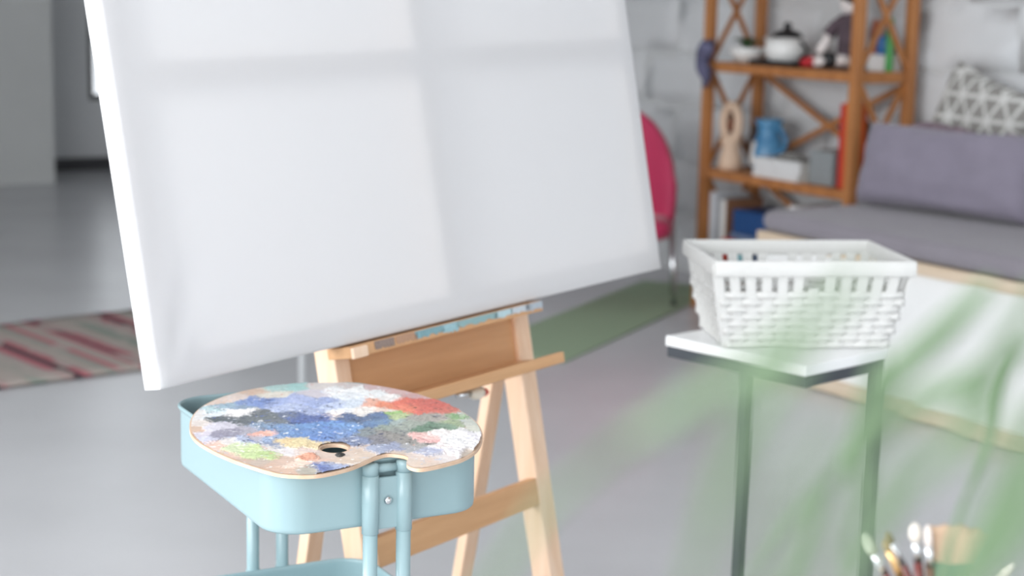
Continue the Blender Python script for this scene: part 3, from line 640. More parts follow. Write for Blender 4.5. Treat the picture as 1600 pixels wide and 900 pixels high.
# ------------------------------------------------------------------ shelving unit
SU0, SU1, SV0, SV1 = -1.505, -.410, .80, 1.155; PW = .046
sh = thing('shelf_unit', 'open honey-brown wooden shelf unit with X-braced ends against the block wall', 'shelf', at_room((SU0 + SU1) / 2, (SV0 + SV1) / 2))
LV = (.13, .642, 1.158, 1.675)
for u in (SU0, SU1 - PW):
    for v in (SV0, SV1 - PW):
        obj('post', MB(ROOM).box(u, u + PW, v, v + PW, 0, 1.95), M_shelfw, sh, bevel=.004)
for z in LV:
    obj('shelf_board', MB(ROOM).box(SU0 + .01, SU1 - .01, SV0 + .022, SV1 - .01, z - .020, z), M_shelfw, sh)
    obj('shelf_rail', MB(ROOM).box(SU0 + PW, SU1 - PW, SV0 + .002, SV0 + .022, z - .042, z + .002), M_shelfw, sh, bevel=.003)
    obj('shelf_rail', MB(ROOM).box(SU0 + PW, SU1 - PW, SV1 - .022, SV1 - .002, z - .042, z + .002), M_shelfw, sh, bevel=.003)
    for u in (SU0 + .012, SU1 - .034):
        obj('end_rail', MB(ROOM).box(u, u + .022, SV0 + PW, SV1 - PW, z - .046, z + .003), M_shelfw, sh, bevel=.003)
for k in range(3):
    za, zb = LV[k] + .003, LV[k + 1] - .046
    for i, u in enumerate((SU0 + .023, SU1 - .023)):
        for (va, vb, off) in ((SV0 + PW, SV1 - PW, -.006), (SV1 - PW, SV0 + PW, .006)):
            obj('end_brace', MB(ROOM).bar((u + off, va, za + .012), (u + off, vb, zb - .012), .026, .011, up=(RU.x * 0 + 1, 0, 0)), M_shelfw, sh)
    if k < 2:
        for (ua, ub, off) in ((SU0 + PW, SU1 - PW, -.006), (SU1 - PW, SU0 + PW, .006)):
            obj('back_brace', MB(ROOM).bar((ua, SV1 - .014 + off, za + .012), (ub, SV1 - .014 + off, zb - .012), .011, .028, up=(0, 0, 1)), M_shelfw, sh)

def lt(name, prof, u, v, z, m, label, cat, n=28, **k): return tag(obj(name, MB(ROOM).lathe(prof, n, (u, v, z)), m), label, cat, **k)
Z2, Z3, Z1 = LV[1] + .0005, LV[2] + .0005, LV[0] + .0005
M_cer = mat('white_ceramic', '#e8e8e6', .3)
# upper shelf
bw = thing('planter_bowl', 'white ceramic bowl with a small green plant on the upper shelf, left', 'planter', at_room(-1.32, .93, Z3))
obj('bowl', MB(ROOM).lathe([(.035, 0), (.06, .012), (.085, .05), (.09, .075), (.083, .075), (.075, .05), (0, .045)], 28, (-1.32, .93, Z3)), M_cer, bw)
M_leaf = mat('dark_leaf', '#3c5a34', .5, var=.3, scale=30)
for k in range(11):
    a = k * 2.4; r = .045 + .03 * (k % 3); mb = MB(ROOM); c = Vector((-1.32, .93, Z3 + .045)); d = Vector((math.cos(a), math.sin(a), 0)); s_ = Vector((-d.y, d.x, 0))
    P = [c + d * r * t + Vector((0, 0, .075 * math.sin(t * 2.0))) for t in (0, .4, .75, 1.1)]
    V = [p + s_ * w for p, w in zip(P, (.002, .013, .012, .001)) for w in (-w, w)]
    obj('leaf', mb.add(V, [(0, 1, 3, 2), (2, 3, 5, 4), (4, 5, 7, 6)], True), M_leaf, bw)
tag(obj('black_tray', MB(ROOM).box(-1.20, -.88, .84, 1.08, Z3, Z3 + .012).box(-1.20, -1.19, .84, 1.08, Z3 + .012, Z3 + .026).box(-.89, -.88, .84, 1.08, Z3 + .012, Z3 + .026).box(-1.19, -.89, .84, .85, Z3 + .012, Z3 + .026).box(-1.19, -.89, 1.07, 1.08, Z3 + .012, Z3 + .026), M_black), 'flat black tray under the white teapot on the upper shelf', 'tray')
tp = thing('teapot', 'white teapot with black lid standing in the black tray', 'teapot', at_room(-1.06, .95, Z3 + .0125))
ct = (-1.06, .95, Z3 + .0125)
obj('body', MB(ROOM).lathe([(.06, 0), (.09, .02), (.105, .06), (.098, .095), (.07, .118), (.066, .118), (0, .112)], 30, ct), M_cer, tp)
obj('lid', MB(ROOM).lathe([(.072, .118), (.066, .135), (.045, .150), (.02, .156), (.016, .168), (.022, .178), (.012, .188), (0, .19)], 26, ct), M_black, tp)
obj('spout', MB(ROOM).tube([Vector(ct) + Vector(p) for p in ((-.09, 0, .045), (-.125, 0, .07), (-.15, 0, .115))], [.02, .014, .010]), M_cer, tp)
obj('handle', MB(ROOM).tube([Vector(ct) + Vector((.095 + .05 * math.sin(PI * t), 0, .10 - .075 * t)) for t in [i / 9 for i in range(10)]], .008), M_black, tp)
# rag doll, seated against the right post
dl = thing('rag_doll', 'seated cloth doll in a plum-grey coat with white legs on the upper shelf', 'doll', at_room(-.672, 1.0, Z3))
M_coat = mat('plum_coat', '#5f5058', .95, var=.3, scale=14); M_cloth = mat('doll_cloth', '#e6dedb', .9)
du, dv = -.672, 1.0
body = MB(ROOM); body.tube([(du, dv, Z3 + .005), (du, dv, Z3 + .05), (du - .005, dv, Z3 + .12), (du - .01, dv, Z3 + .19), (du - .012, dv, Z3 + .235), (du - .012, dv, Z3 + .255)], [.055, .066, .060, .058, .04, .018], 18)
bo = obj('coat', body, M_coat, dl)
obj('head', MB(ROOM).lathe([(.0, 0), (.03, .008), (.05, .035), (.053, .06), (.045, .09), (.022, .108), (0, .112)], 22, (du - .014, dv, Z3 + .245)), M_cloth, dl)
obj('hair', MB(ROOM).lathe([(.056, .05), (.060, .075), (.05, .105), (.025, .122), (0, .125)], 22, (du - .010, dv + .006, Z3 + .245)), mat('dark_hair', '#3a2a26', .9), dl)
obj('sleeve', MB(ROOM).tube([(du - .045, dv, Z3 + .225), (du - .085, dv - .03, Z3 + .19), (du - .10, dv - .05, Z3 + .15)], [.03, .028, .032], 14), M_coat, dl)
obj('arm', MB(ROOM).tube([(du - .10, dv - .05, Z3 + .16), (du - .085, dv - .075, Z3 + .12), (du - .105, dv - .09, Z3 + .085), (du - .11, dv - .092, Z3 + .068)], [.022, .022, .022, .012], 14), M_cloth, dl)
obj('sleeve', MB(ROOM).tube([(du + .035, dv, Z3 + .225), (du + .06, dv - .04, Z3 + .16), (du + .045, dv - .07, Z3 + .10)], [.03, .028, .03], 14), M_coat, dl)
obj('leg', MB(ROOM).tube([(du - .03, dv - .02, Z3 + .04), (du - .07, dv - .085, Z3 + .042), (du - .11, dv - .125, Z3 + .03)], [.028, .026, .022], 14), M_cloth, dl)
obj('leg', MB(ROOM).tube([(du + .025, dv - .02, Z3 + .04), (du + .02, dv - .09, Z3 + .045), (du + .0, dv - .12, Z3 + .036)], [.028, .026, .022], 14), M_cloth, dl)
lab(obj('shoe', MB(ROOM).tube([(du - .105, dv - .118, Z3 + .032), (du - .135, dv - .135, Z3 + .030), (du - .165, dv - .145, Z3 + .024)], [.026, .025, .016], 14), mat('red_shoe', '#b5202a', .6), dl), 'red shoe')
s2 = lab(obj('shoe', MB(ROOM).tube([(du + .0, dv - .105, Z3 + .044), (du - .004, dv - .132, Z3 + .043), (du - .008, dv - .15, Z3 + .038)], [.034, .038, .026], 16), M_black, dl), 'black shoe')
obj('pompom', MB(ROOM).lathe([(0, -.017), (.012, -.012), (.018, 0), (.012, .012), (0, .017)], 14, (du - .006, dv - .165, Z3 + .038)), M_cloth, s2)
# right end of the upper shelf
wbx = tag(obj('white_box', MB(ROOM).box(-.595, -.48, 1.03, 1.125, Z3, Z3 + .075), M_white, bevel=.004), 'small white box at the right end of the upper shelf', 'box')
tag(obj('blue_tin', MB(ROOM).lathe([(.034, 0), (.036, .004), (.036, .066), (.033, .072), (.033, .078), (0, .08)], 24, (-.540, 1.078, Z3 + .0755)), mat('blue_enamel', '#2b6fae', .35)), 'round blue tin on top of the small white box', 'tin')
tag(obj('green_bottle', MB(ROOM).lathe([(.016, 0), (.018, .01), (.018, .17), (.012, .20), (.011, .235), (0, .236)], 20, (-.468, 1.04, Z3)), mat('green_plastic', '#3f9a4a', .35)), 'slim green bottle beside the white box on the upper shelf', 'bottle')
tag(obj('rust_bottle', MB(ROOM).lathe([(.022, 0), (.024, .01), (.024, .18), (.014, .21), (.012, .225), (0, .226)], 20, (-.630, 1.10, Z3)), mat('rust_glaze', '#a85a3c', .4)), 'slim rust-coloured bottle beside the blue tin on the upper shelf', 'bottle')
sc = MB(ROOM)
for k in range(3):
    P = [(SU0 + .085 - .010 * k + .030 * math.sin(t * .9 + k), SV0 - .034 - .008 * k + .012 * math.cos(t * 1.4 + k), 1.26 - .018 * t * (1 + .25 * k)) for t in range(9)]
    sc.tube(P, [.012 + .012 * math.sin(PI * (i + .5) / 9) for i in range(9)], 10)
tag(obj('scarf', sc, mat('indigo_scarf', '#6a6a86', .95, col2='#46465e', scale=25)), 'bundled indigo-grey scarf tied round the left post of the shelf', 'scarf')
# middle shelf
fg = thing('wooden_figure', 'carved pale wooden figure with arms looped overhead on the middle shelf', 'sculpture', at_room(-1.385, .90, Z2))
M_fig = mat('pale_carved_wood', '#dfc3aa', .6, var=.12, scale=14)
fu, fv = -1.385, .90
obj('body', MB(ROOM).lathe([(.055, 0), (.06, .02), (.052, .06), (.042, .095), (.046, .125), (.052, .15), (.03, .168), (0, .172)], 24, (fu, fv, Z2)), M_fig, fg)
obj('arms', MB(ROOM).tube([(fu + .058 * math.sin(a), fv, Z2 + .225 - .085 * math.cos(a)) for a in [2 * PI * k / 28 for k in range(28)]], .024, 14, closed=True), M_fig, fg)
obj('head', MB(ROOM).lathe([(0, -.036), (.018, -.028), (.024, 0), (.02, .026), (0, .038)], 16, (fu, fv, Z2 + .215)), mat('brown_head', '#7a4b36', .7), fg)
lt('brown_vase', [(.024, 0), (.034, .03), (.040, .105), (.036, .15), (.022, .185), (.026, .21), (.020, .21), (0, .16)], -1.398, 1.060, Z2, mat('brown_glaze', '#4f3a30', .45), 'round dark brown vase behind the carved figure on the middle shelf', 'vase')
jg = thing('blue_jug', 'blue ceramic jug with a pale front on the middle shelf beside the white books', 'jug', at_room(-1.265, 1.035, Z2))
cj = (-1.265, 1.035, Z2); M_blue = mat('blue_glaze', '#5f9cc4', .3, col2='#3d7aa8', scale=9)
obj('body', MB(ROOM).lathe([(.065, 0), (.082, .03), (.086, .08), (.074, .14), (.054, .18), (.056, .215), (.074, .25), (.066, .25), (.046, .21), (0, .19)], 30, cj), M_blue, jg)
obj('handle', MB(ROOM).tube([Vector(cj) + Vector((.06 + .07 * math.sin(PI * t), 0, .225 - .15 * t)) for t in [i / 11 for i in range(12)]], .011, 12), M_blue, jg)
pf = MB(ROOM)
pf.grid(lambda s, t: (lambda an, z, r: (cj[0] + r * math.cos(an), cj[1] + r * math.sin(an), cj[2] + z))(math.radians(-175 + 85 * s), .025 + .12 * t, (.0835 if t < .1 else .0885 - max(0, t - .4) * .020)), 12, 9)
lab(obj('painted_patch', pf, M_cer, jg), 'pale white patch on the front')
M_page = mat('book_pages', '#e4e2dc', .8)
def book(name, M, w, d, t, cover, label, group=None, cat='book'):
    b = thing(name, label, cat, M, group)
    obj('pages', MB(M).box(.004, w - .004, .004, d - .004, .004, t - .004), M_page, b)
    obj('cover', MB(M).box(0, w, 0, d, 0, .0035).box(0, w, 0, d, t - .0035, t).box(0, w, 0, .0035, .0035, t - .0035), cover, b, bevel=.001)
    return b
M_cw = mat('white_cover', '#dfe0e0', .6); M_cg = mat('grey_cover', '#9a9c9c', .6)
for k, (h_, du_, l_) in enumerate(((.032, 0, 'white book at the bottom of the flat stack beside the blue jug'), (.030, .008, 'white book in the middle of the flat stack beside the blue jug'), (.026, -.004, 'white book on top of the flat stack beside the blue jug'))):
    zz = Z2 + (0, .0325, .063)[k]
    book('book', at_room(-1.12 + du_, .828, zz, math.radians(1.5 * k - 1)), .33, .115, h_, M_cw, l_, 'flat white books on the middle shelf')
tag(obj('grey_cloth', MB(ROOM).grid(lambda s, t: (-1.02 + .22 * s, .85 + .07 * t, Z2 + .094 + .035 * math.sin(PI * s) * math.sin(PI * t) + .008 * noise.noise(Vector((s * 4, t * 4, 0)))), 16, 10), mat('grey_felt', '#7d7c79', .95), solid=.004), 'crumpled grey cloth lying on the flat stack of white books', 'cloth')
tag(obj('grey_box', MB(ROOM).box(-.755, -.60, .86, 1.09, Z2, Z2 + .155), mat('smoked_box', '#8f9698', .3), bevel=.004), 'grey box between the white books and the orange book', 'box')
book('book', at_room(-.478, .84, Z2) @ Matrix.Rotation(math.radians(-90), 4, 'Y'),   .385, .10, .034, mat('orange_cover', '#d8622e', .5), 'tall orange book standing against the right post on the middle shelf', 'upright books on the middle shelf')
book('book', at_room(-.518, .845, Z2) @ Matrix.Rotation(math.radians(-90), 4, 'Y'), .375, .10, .030, mat('red_cover', '#b52a22', .5), 'tall red book standing just left of the orange book', 'upright books on the middle shelf')
pl2 = thing('shelf_plant', 'dark leafy pot plant at the right end of the middle shelf', 'plant', at_room(-.50, 1.02, Z2))
pt = (-.53, 1.105, Z2)
# lower bay
for k, (c, h_, t_, l_) in enumerate((('#d5d9de', .30, .040, 'white upright book at the left end of the lower shelf'), ('#a9adb3', .285, .026, 'grey upright book between two white ones on the lower shelf'), ('#e2e2df', .27, .036, 'white upright book with a brown edge on the lower shelf'))):
    book('book', at_room((-1.40, -1.365, -1.318)[k], .83, Z1) @ Matrix.Rotation(math.radians(-90), 4, 'Y'), h_ + .1, .2, t_, mat('cover', c, .6), l_, 'upright books on the lower shelf')
tag(obj('brown_folder', MB(ROOM).box(-1.312, -1.305, .83, 1.05, Z1, Z1 + .38), mat('brown_card', '#8a6248', .7)), 'thin brown folder beside the upright books on the lower shelf', 'folder')
M_navy = mat('navy_box', '#1f4a80', .5)
tag(obj('storage_box', MB(ROOM).box(-1.27, -.90, .84, 1.08, Z1 + .2205, Z1 + .335), M_navy, bevel=.005), 'dark blue box stacked on the grey-blue crate in the lower bay', 'box')
tag(obj('storage_crate', MB(ROOM).box(-1.28, -.90, .83, 1.10, Z1, Z1 + .22), mat('greyblue_crate', '#6d7f9b', .6), bevel=.005), 'grey-blue crate under the dark blue box in the lower bay', 'box')
lt('red_ball', [(0, 0), (.03, .006), (.05, .025), (.057, .055), (.05, .085), (.03, .104), (0, .11)], -1.20, .765, .23, mat('red_rubber', '#c0362c', .5), 'red ball resting on the low stool before the lower shelf', 'ball')
lt('teal_cup', [(.03, 0), (.036, .01), (.04, .10), (.036, .10), (.03, .012), (0, .01)], -1.09, .765, .23, mat('teal_glaze', '#7fb0b8', .4), 'teal cup beside the red ball before the lower shelf', 'cup')
lstool = thing('low_stool', 'low brown wooden stool holding the red ball before the shelf', 'stool', at_room(-1.15, .71))
obj('seat', MB(ROOM).box(-1.32, -.98, .63, .795, .205, .2295), M_shelfw, lstool, bevel=.004)
for u in (-1.31, -1.02):
    for v in (.64, .755): obj('leg', MB(ROOM).box(u, u + .03, v, v + .03, 0, .205), M_shelfw, lstool)
tag(obj('white_carton', MB(ROOM).box(-.86, -.58, .84, 1.08, Z1, Z1 + .40), M_white, bevel=.005), 'tall white carton in the right half of the lower bay', 'box')
obj('pot', MB(ROOM).lathe([(.045, 0), (.062, .09), (.066, .11), (.058, .11), (0, .10)], 24, (-.52, 1.045, Z2)), M_cer, pl2)
for k in range(16):
    a = k * 2.4; el = .5 + .5 * ((k * 7) % 5) / 5; L_ = .085 + .03 * (k % 3); mb = MB(ROOM); c = Vector((-.52, 1.045, Z2 + .10)); d = Vector((math.cos(a), math.sin(a) * .8, 0)); s_ = Vector((-d.y, d.x, 0)).normalized()
    P = [c + d * L_ * t * .62 + Vector((0, 0, L_ * (1.5 * t * el + .6 * t - .55 * t * t))) for t in (0, .35, .7, 1)]
    V = [p + s_ * w for p, w in zip(P, (.003, .026, .024, .002)) for w in (-w, w)]
    obj('leaf', mb.add(V, [(0, 1, 3, 2), (2, 3, 5, 4), (4, 5, 7, 6)], True), M_leaf, pl2)

# ------------------------------------------------------------------ crimson chair, mat, rug
ch = thing('tub_chair', 'crimson rounded tub chair on chrome legs half hidden behind the canvas', 'chair', Matrix.Translation((.42, 8.28, 0)))
CHX, CHY = .42, 8.28
def shell(s, t):
    # s: across -1..1 (wraps round the back), t: height 0..1
    x = s * 2 - 1; prof = math.sqrt(max(0, 1 - abs(x) ** 3.2)); top = .34 + .60 * prof ** .9
    z = .34 + (top - .34) * t; w = .365 * (1 - .10 * (1 - t) ** 2 + .02)
    return (CHX + x * w, CHY + .13 * (1 - x * x) - .10 * x * x + .05 * t, z)
obj('back_shell', MB().grid(lambda s, t: shell(.02 + .96 * s, t), 33, 18), M_pink, ch, solid=.045)
sp_ = MB(); slab(sp_, CHX - .33, CHX + .33, CHY - .28, CHY + .09, .335, .435, .045)
obj('seat', sp_, M_pink, ch)
for x in (-.19, .222):
    for y in (-.27, -.12 if x > 0 else .08):
        pass
for (x, y) in ((.358, -.12), (-.345, -.13), (-.33, .26), (.385, .25)):
    obj('leg', MB().tube([(CHX + x * .95, CHY + y * .8, .35), (CHX + x, CHY + y, .012)], .014, 12), M_chrome, ch)
    obj('foot_cap', MB().lathe([(.017, 0), (.018, .012), (.014, .016)], 12, (CHX + x, CHY + y, 0)), M_black, ch)
lp = thing('pole_stand', 'slim chrome pole stand behind the easel, its foot hidden by the palette', 'stand', Matrix.Translation((-.742, 6.02, 0)))
obj('base', MB().lathe([(.11, 0), (.112, .006), (.10, .014), (.018, .022), (0, .022)], 32, (-.742, 6.02, 0)), M_white, lp)
obj('pole', MB().tube([(-.742, 6.02, .020), (-.742, 6.02, 1.05)], .0135, 16), mat('satin_white_pole', '#d5d8da', .3), lp)
mt = MB(ROOM); a_ = Vector((-.56, .83, 0)).normalized(); n_ = Vector((a_.y, -a_.x, 0)); c_ = Vector((-.62, -.72, 0))
V = [c_ + n_ * w + a_ * l for l in (0, 2.05) for w in (.18, -.26)]
mt.add([(p.x, p.y, z) for z in (.001, .009) for p in V], [(0, 1, 3, 2), (4, 6, 7, 5), (0, 4, 5, 1), (2, 3, 7, 6), (0, 2, 6, 4), (1, 5, 7, 3)])
tag(obj('floor_mat', mt, mat('sage_mat', '#94a88c', .9), bevel=.003), 'sage green exercise mat on the floor behind the easel and table', 'mat')

def rug_mat():
    m = bpy.data.materials.new('striped_kilim'); m.use_nodes = True; nt = m.node_tree; N = nt.nodes; b = N['Principled BSDF']; b.inputs['Roughness'].default_value = .95
    tc = N.new('ShaderNodeTexCoord'); sp = N.new('ShaderNodeSeparateXYZ'); nt.links.new(tc.outputs['Object'], sp.inputs[0])
    mr = N.new('ShaderNodeMapRange'); mr.inputs[1].default_value = 0; mr.inputs[2].default_value = .62
    md = N.new('ShaderNodeMath'); md.operation = 'MODULO'; md.inputs[1].default_value = .62
    ad = N.new('ShaderNodeMath'); ad.operation = 'ADD'; ad.inputs[1].default_value = 12.4 + RUG_PH
    nt.links.new(sp.outputs['Y'], ad.inputs[0]); nt.links.new(ad.outputs[0], md.inputs[0]); nt.links.new(md.outputs[0], mr.inputs[0])
    r = N.new('ShaderNodeValToRGB'); r.color_ramp.interpolation = 'CONSTANT'
    st_ = [(0, '#9b938e'), (.10, '#a4626a'), (.17, '#3c3036'), (.23, '#a4626a'), (.29, '#a0968f'), (.40, '#8a9088'), (.46, '#a86a70'), (.52, '#a0968f'), (.62, '#a4626a'), (.67, '#4a3a40'), (.71, '#a4626a'), (.77, '#a0968f'), (.90, '#7f8a80')]
    e = r.color_ramp.elements; e[0].position = 0; e[0].color = hx(st_[0][1]); e[1].position = st_[1][0]; e[1].color = hx(st_[1][1])
    for p_, c in st_[2:]: k = e.new(p_); k.color = hx(c)
    nt.links.new(mr.outputs[0], r.inputs[0])
    # dark dashes break up along the stripe
    br = N.new('ShaderNodeTexNoise'); br.inputs['Scale'].default_value = 1.0; mp = N.new('ShaderNodeMapping'); mp.inputs['Scale'].default_value = (3.2, 6, 1)
    nt.links.new(tc.outputs['Object'], mp.inputs[0]); nt.links.new(mp.outputs[0], br.inputs['Vector'])
    rr = N.new('ShaderNodeValToRGB'); rr.color_ramp.interpolation = 'CONSTANT'; rr.color_ramp.elements[0].color = (0, 0, 0, 1); rr.color_ramp.elements[1].position = .53; rr.color_ramp.elements[1].color = (1, 1, 1, 1)
    nt.links.new(br.outputs['Fac'], rr.inputs[0])
    mx = N.new('ShaderNodeMix'); mx.data_type = 'RGBA'; mx.inputs[7].default_value = hx('#a39a94')
    ml = N.new('ShaderNodeMath'); ml.operation = 'MULTIPLY'; ml.inputs[1].default_value = .75
    nt.links.new(rr.outputs[0], ml.inputs[0]); nt.links.new(ml.outputs[0], mx.inputs[0]); nt.links.new(r.outputs[0], mx.inputs[6]); nt.links.new(mx.outputs[2], b.inputs['Base Color']); return m
RUG_PH = 0.05
MRg = at_room(-1.56, -2.60, 0, math.radians(9))
rg = thing('striped_rug', 'flat-woven rug with pink, grey and black stripes on the floor at left', 'rug', MRg)
rb = MB(MRg); nxr, nyr = 12, 34
rb.grid(lambda s, t: (-.56 + 1.12 * s, -1.3 + 2.2 * t, .009 + .0015 * math.sin(9 * t + 3 * s)), nxr, nyr)
obj('woven_field', rb, rug_mat(), rg, solid=.006)
fr_ = MB(MRg)
for k in range(60):
    x = -.55 + 1.10 * k / 59
    fr_.bar((x, .9, .008), (x + .004 * math.sin(k), .96, .004), .006, .004)
ff = obj('fringe', fr_, mat('fringe_yarn', '#b8b0a8', .95), rg); ff['kind'] = 'stuff'

# ------------------------------------------------------------------ brushes in a jar on a low-key stand in front of the viewer's right
JC = Vector((.392, 1.5, .836))
jar = MB(); jar.lathe([(.040, 0), (.046, .004), (.047, .085), (.044, .085), (.043, .008), (0, .006)], 30, tuple(JC))
tag(obj('brush_jar', jar, mat('stoneware', '#8d958f', .5)), 'stoneware jar holding the paint brushes in the right foreground', 'jar')
sd = thing('brush_stand', 'round wooden stand carrying the brush jar in the right foreground', 'stand', Matrix.Translation((.44, 1.44, 0)))
obj('stand_top', MB().lathe([(.15, 0), (.17, .004), (.17, .020), (.165, .0235), (0, .0235)], 40, (.44, 1.44, .812)), M_palewood, sd)
for k in range(3):
    a = 2 * PI * k / 3 + .4; obj('leg', MB().tube([(.44 + .10 * math.cos(a), 1.44 + .10 * math.sin(a), .812), (.44 + .19 * math.cos(a), 1.44 + .19 * math.sin(a), .0)], [.016, .011], 12), M_palewood, sd)
M_red = mat('red_brown_lacquer', '#6e2a24', .25, coat=.4); M_ferr = mat('nickel_ferrule', '#d5d8da', .25, metal=1.0); M_gold = mat('brass_ferrule', '#cfab78', .3, metal=.9)
def bris(c): return mat('bristle', c, .9, var=.25, scale=60, stretch=(1, 1, .1), bump=.4, bscale=90)
def brush(label, pts, rads, bc, fm, hm, flat=None):
    P = [Vector(p) for p in pts]           # tip, bristle base, ferrule end, handle point (all on one axis, roughly)
    ax = (P[2] - P[1]).normalized(); low = P[2] + ax * .20
    s_ = (JC.z + .010 - P[2].z) / ax.z if ax.z else .1
    end = P[2] + ax * s_
    end.x = min(max(end.x, JC.x - .034), JC.x + .034)
    b = thing('paint_brush', label, 'brush', Matrix.Translation(end), 'brushes in the jar')
    if flat:
        mb = MB(); w0, w1, th = flat; n = 14
        V = []
        for k in range(6):
            t = k / 5; c = P[1].lerp(P[0], t); w = w0 + (w1 - w0) * t
            for i in range(n + 1):
                a = -1 + 2 * i / n
                for sy in (-1, 1): V.append((c.x + w * a + .002 * math.sin(i * 2.3) * t, c.y + sy * th * (1 - .6 * t) * math.sqrt(max(0, 1 - a * a * .9)), c.z + (.0012 * math.sin(i * 1.7 + 1) - .004 * a * a - .002 * a) * t))
        m_ = 2 * (n + 1); F = []
        for k in range(5):
            for i in range(n):
                for sy in (0, 1): F.append((k * m_ + 2 * i + sy, k * m_ + 2 * i + 2 + sy, (k + 1) * m_ + 2 * i + 2 + sy, (k + 1) * m_ + 2 * i + sy))
            for i in (0, n): F.append((k * m_ + 2 * i, k * m_ + 2 * i + 1, (k + 1) * m_ + 2 * i + 1, (k + 1) * m_ + 2 * i))
        F += [(5 * m_ + 2 * i, 5 * m_ + 2 * i + 1, 5 * m_ + 2 * i + 3, 5 * m_ + 2 * i + 2) for i in range(n)]
        obj('bristles', mb.add(V, F, True), bris(bc), b)
        c = P[1]; obj('ferrule', MB().box(c.x - w0 - .001, c.x + w0 + .001, c.y - th - .001, c.y + th + .001, P[2].z, c.z + .003), fm, b, bevel=.003)
    else:
        obj('bristles', MB().tube([P[1] - ax * -.001, P[1].lerp(P[0], .35), P[1].lerp(P[0], .75), P[0]], [rads[1] * .95, rads[0], rads[0] * .85, rads[0] * .3], 16), bris(bc), b)
        obj('ferrule', MB().tube([P[1], P[1].lerp(P[2], .5), P[2]], [rads[1], rads[1] * 1.02, rads[2]], 16), fm, b)
    hs = rads[2] if not flat else .006
    obj('handle', MB().tube([P[2] - (end - P[2]) * .002, P[2].lerp(end, .25), P[2].lerp(end, .6), end], [hs * .95, hs * 1.15, hs * .85, hs * .5], 14), hm, b)
brush('leftmost brush with pale greenish bristles and silver ferrule', [(.3222, 1.5, 1.0030), (.3331, 1.5, .9844), (.3434, 1.5, .9659)], (.0055, .0042, .0040), '#c9d0bd', M_ferr, M_red)
brush('slim brush with brass ferrule and short brown bristles, second from left', [(.3385, 1.487, 1.0020), (.3424, 1.487, .9925), (.3542, 1.487, .9686)], (.0036, .0036, .0040), '#a08a62', M_gold, M_red)
brush('slim brush with silver ferrule and brown bristles, third from left', [(.3468, 1.515, 1.0000), (.3512, 1.515, .9903), (.3628, 1.515, .9706)], (.0036, .0034, .0034), '#8f7c58', M_ferr, M_red)
brush('round brush with fluffy white bristles and red-brown handle', [(.3676, 1.5, 1.0145), (.3694, 1.5, .9975), (.3722, 1.5, .9786)], (.0062, .0042, .0042), '#d9d2c8', M_ferr, M_red)
brush('thin white-tipped brush just right of the fluffy white brush', [(.3772, 1.492, 1.0155), (.3792, 1.492, .9963), (.3810, 1.492, .9770)], (.0036, .0036, .0038), '#d9cfc8', M_ferr, mat('brown_lacquer', '#5e3a2c', .3))
brush('broad flat brush with tan bristles and dark green ferrule', [(.4062, 1.5, 1.0130), (.4016, 1.5, .9770), (.4008, 1.5, .958)], (.01, .01, .006), '#c4a88e', mat('green_ferrule', '#50705a', .4), M_palewood, flat=(.0175, .0265, .006))
brush('ivory handled tool leaning to the right of the broad tan brush', [(.4600, 1.5, .9772), (.4560, 1.5, .9720), (.4520, 1.5, .9680)], (.0028, .0036, .0040), '#e4e0d8', mat('ivory_paint', '#dcd7cc', .5), mat('ivory_paint', '#dcd7cc', .5))

# ------------------------------------------------------------------ palm in the near foreground
M_palm = mat('palm_leaf', '#5e7556', .6, var=.2, scale=30)
pc = Vector((.12, .42, 0)); pm_ = thing('potted_palm', 'potted palm whose out-of-focus green leaves cross the right foreground', 'plant', Matrix.Translation(pc))
obj('pot', MB().lathe([(.10, 0), (.12, .01), (.15, .26), (.155, .28), (.142, .28), (.135, .24), (0, .24)], 32, tuple(pc)), mat('terracotta_pot', '#b5795a', .8), pm_)
obj('soil', MB().lathe([(.137, .246), (0, .252)], 28, tuple(pc)), mat('soil', '#3b2d22', .95), pm_)
def cr(P, k=8):
    P = [Vector(p) for p in P]; out = []
    for i in range(len(P) - 1):
        p0 = P[max(i - 1, 0)]; p1 = P[i]; p2 = P[i + 1]; p3 = P[min(i + 2, len(P) - 1)]
        for s in range(k):
            t = s / k; out.append(0.5 * ((2 * p1) + (-p0 + p2) * t + (2 * p0 - 5 * p1 + 4 * p2 - p3) * t * t + (-p0 + 3 * p1 - 3 * p2 + p3) * t ** 3))
    return out + [P[-1]]
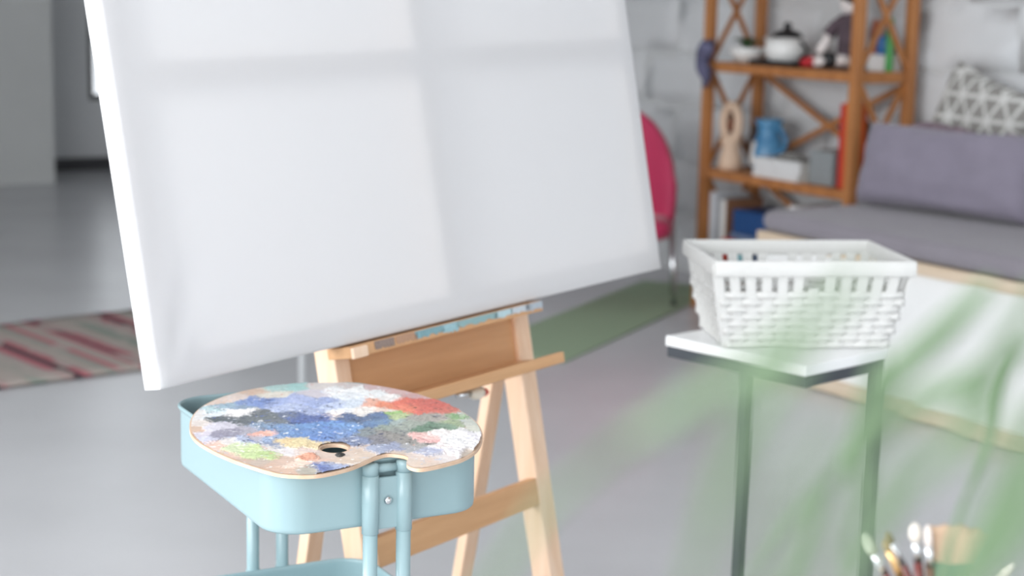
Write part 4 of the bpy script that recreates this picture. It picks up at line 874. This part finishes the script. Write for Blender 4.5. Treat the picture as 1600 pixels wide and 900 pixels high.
LEAFLETS=[
  ([(0.0783, 0.38, 1.4198), (0.0677, 0.388, 1.406), (0.0573, 0.396, 1.3948), (0.0436, 0.404, 1.3833), (0.0283, 0.412, 1.3714)], 0.00676),
  ([(0.0631, 0.36, 1.4062), (0.0558, 0.368, 1.3915), (0.0498, 0.376, 1.3739), (0.045, 0.384, 1.3516)], 0.0056),
  ([(0.1279, 0.36, 1.3915), (0.1192, 0.368, 1.3763), (0.1113, 0.376, 1.3588), (0.1028, 0.384, 1.3405)], 0.0112),
  ([(0.1518, 0.45, 1.3867), (0.1451, 0.458, 1.3706), (0.1407, 0.466, 1.354), (0.1329, 0.474, 1.329)], 0.00567),
  ([(0.1692, 0.6, 1.3825), (0.155, 0.608, 1.363), (0.1395, 0.616, 1.3437), (0.1295, 0.624, 1.3198)], 0.00978),
  ([(0.1706, 0.55, 1.3699), (0.1487, 0.558, 1.3549), (0.1352, 0.566, 1.345), (0.1154, 0.574, 1.3212)], 0.00815),
  ([(0.1039, 0.34, 1.3987), (0.091, 0.348, 1.3883), (0.0762, 0.356, 1.3717), (0.0648, 0.364, 1.3515)], 0.00479),
  ([(0.1206, 0.55, 1.3667), (0.1182, 0.558, 1.3411), (0.1186, 0.566, 1.2942)], 0.0057),
  ([(0.2837, 0.95, 1.2842), (0.2781, 0.958, 1.2612), (0.2769, 0.966, 1.2298), (0.2676, 0.974, 1.1948)], 0.00528),
  ([(0.067, 0.33, 1.3991), (0.0578, 0.338, 1.3823), (0.0534, 0.346, 1.3604)], 0.00391),
  ([(0.1511, 0.48, 1.4042), (0.1406, 0.488, 1.3783), (0.1364, 0.496, 1.3611), (0.1245, 0.504, 1.3391)], 0.00676),
]
for k, (P, w) in enumerate(LEAFLETS):
    base = Vector(P[-1]); a = 2.4 * k; root = pc + Vector((.05 * math.cos(a), .05 * math.sin(a), .25))
    d0 = (Vector(P[-1]) - Vector(P[-2])).normalized(); d0.z = min(d0.z, -.6); q1 = base + d0 * .22; q2 = root + Vector((0, 0, .45))
    st_ = [root * t ** 3 + q2 * (3 * t * t * (1 - t)) + q1 * (3 * t * (1 - t) ** 2) + base * (1 - t) ** 3 for t in [1 - i / 22 for i in range(23)]]
    lf = obj('frond', MB().tube(st_, [.0035 - .0018 * i / (len(st_) - 1) for i in range(len(st_))], 8), M_palm, pm_)
    C = cr(list(reversed(P)), 7); n = len(C); V = []
    for i, c in enumerate(C):
        t = i / (n - 1); tg = (C[min(i + 1, n - 1)] - C[max(i - 1, 0)]).normalized()
        side = tg.cross(Vector((-.15, -1, .25))).normalized(); up = side.cross(tg)
        ww = w / 2 * (.22 + .78 * min(1, math.sin(PI * (.06 + .90 * t)) ** .7 * 1.05)) * (1 if t < .97 else .5)
        V += [c - side * ww + up * ww * .25, c, c + side * ww + up * ww * .25]
    F = [f for i in range(n - 1) for f in ((i * 3, i * 3 + 1, i * 3 + 4, i * 3 + 3), (i * 3 + 1, i * 3 + 2, i * 3 + 5, i * 3 + 4))]
    obj('leaf_blade', MB().add(V, F, True), M_palm, lf, solid=.0006)
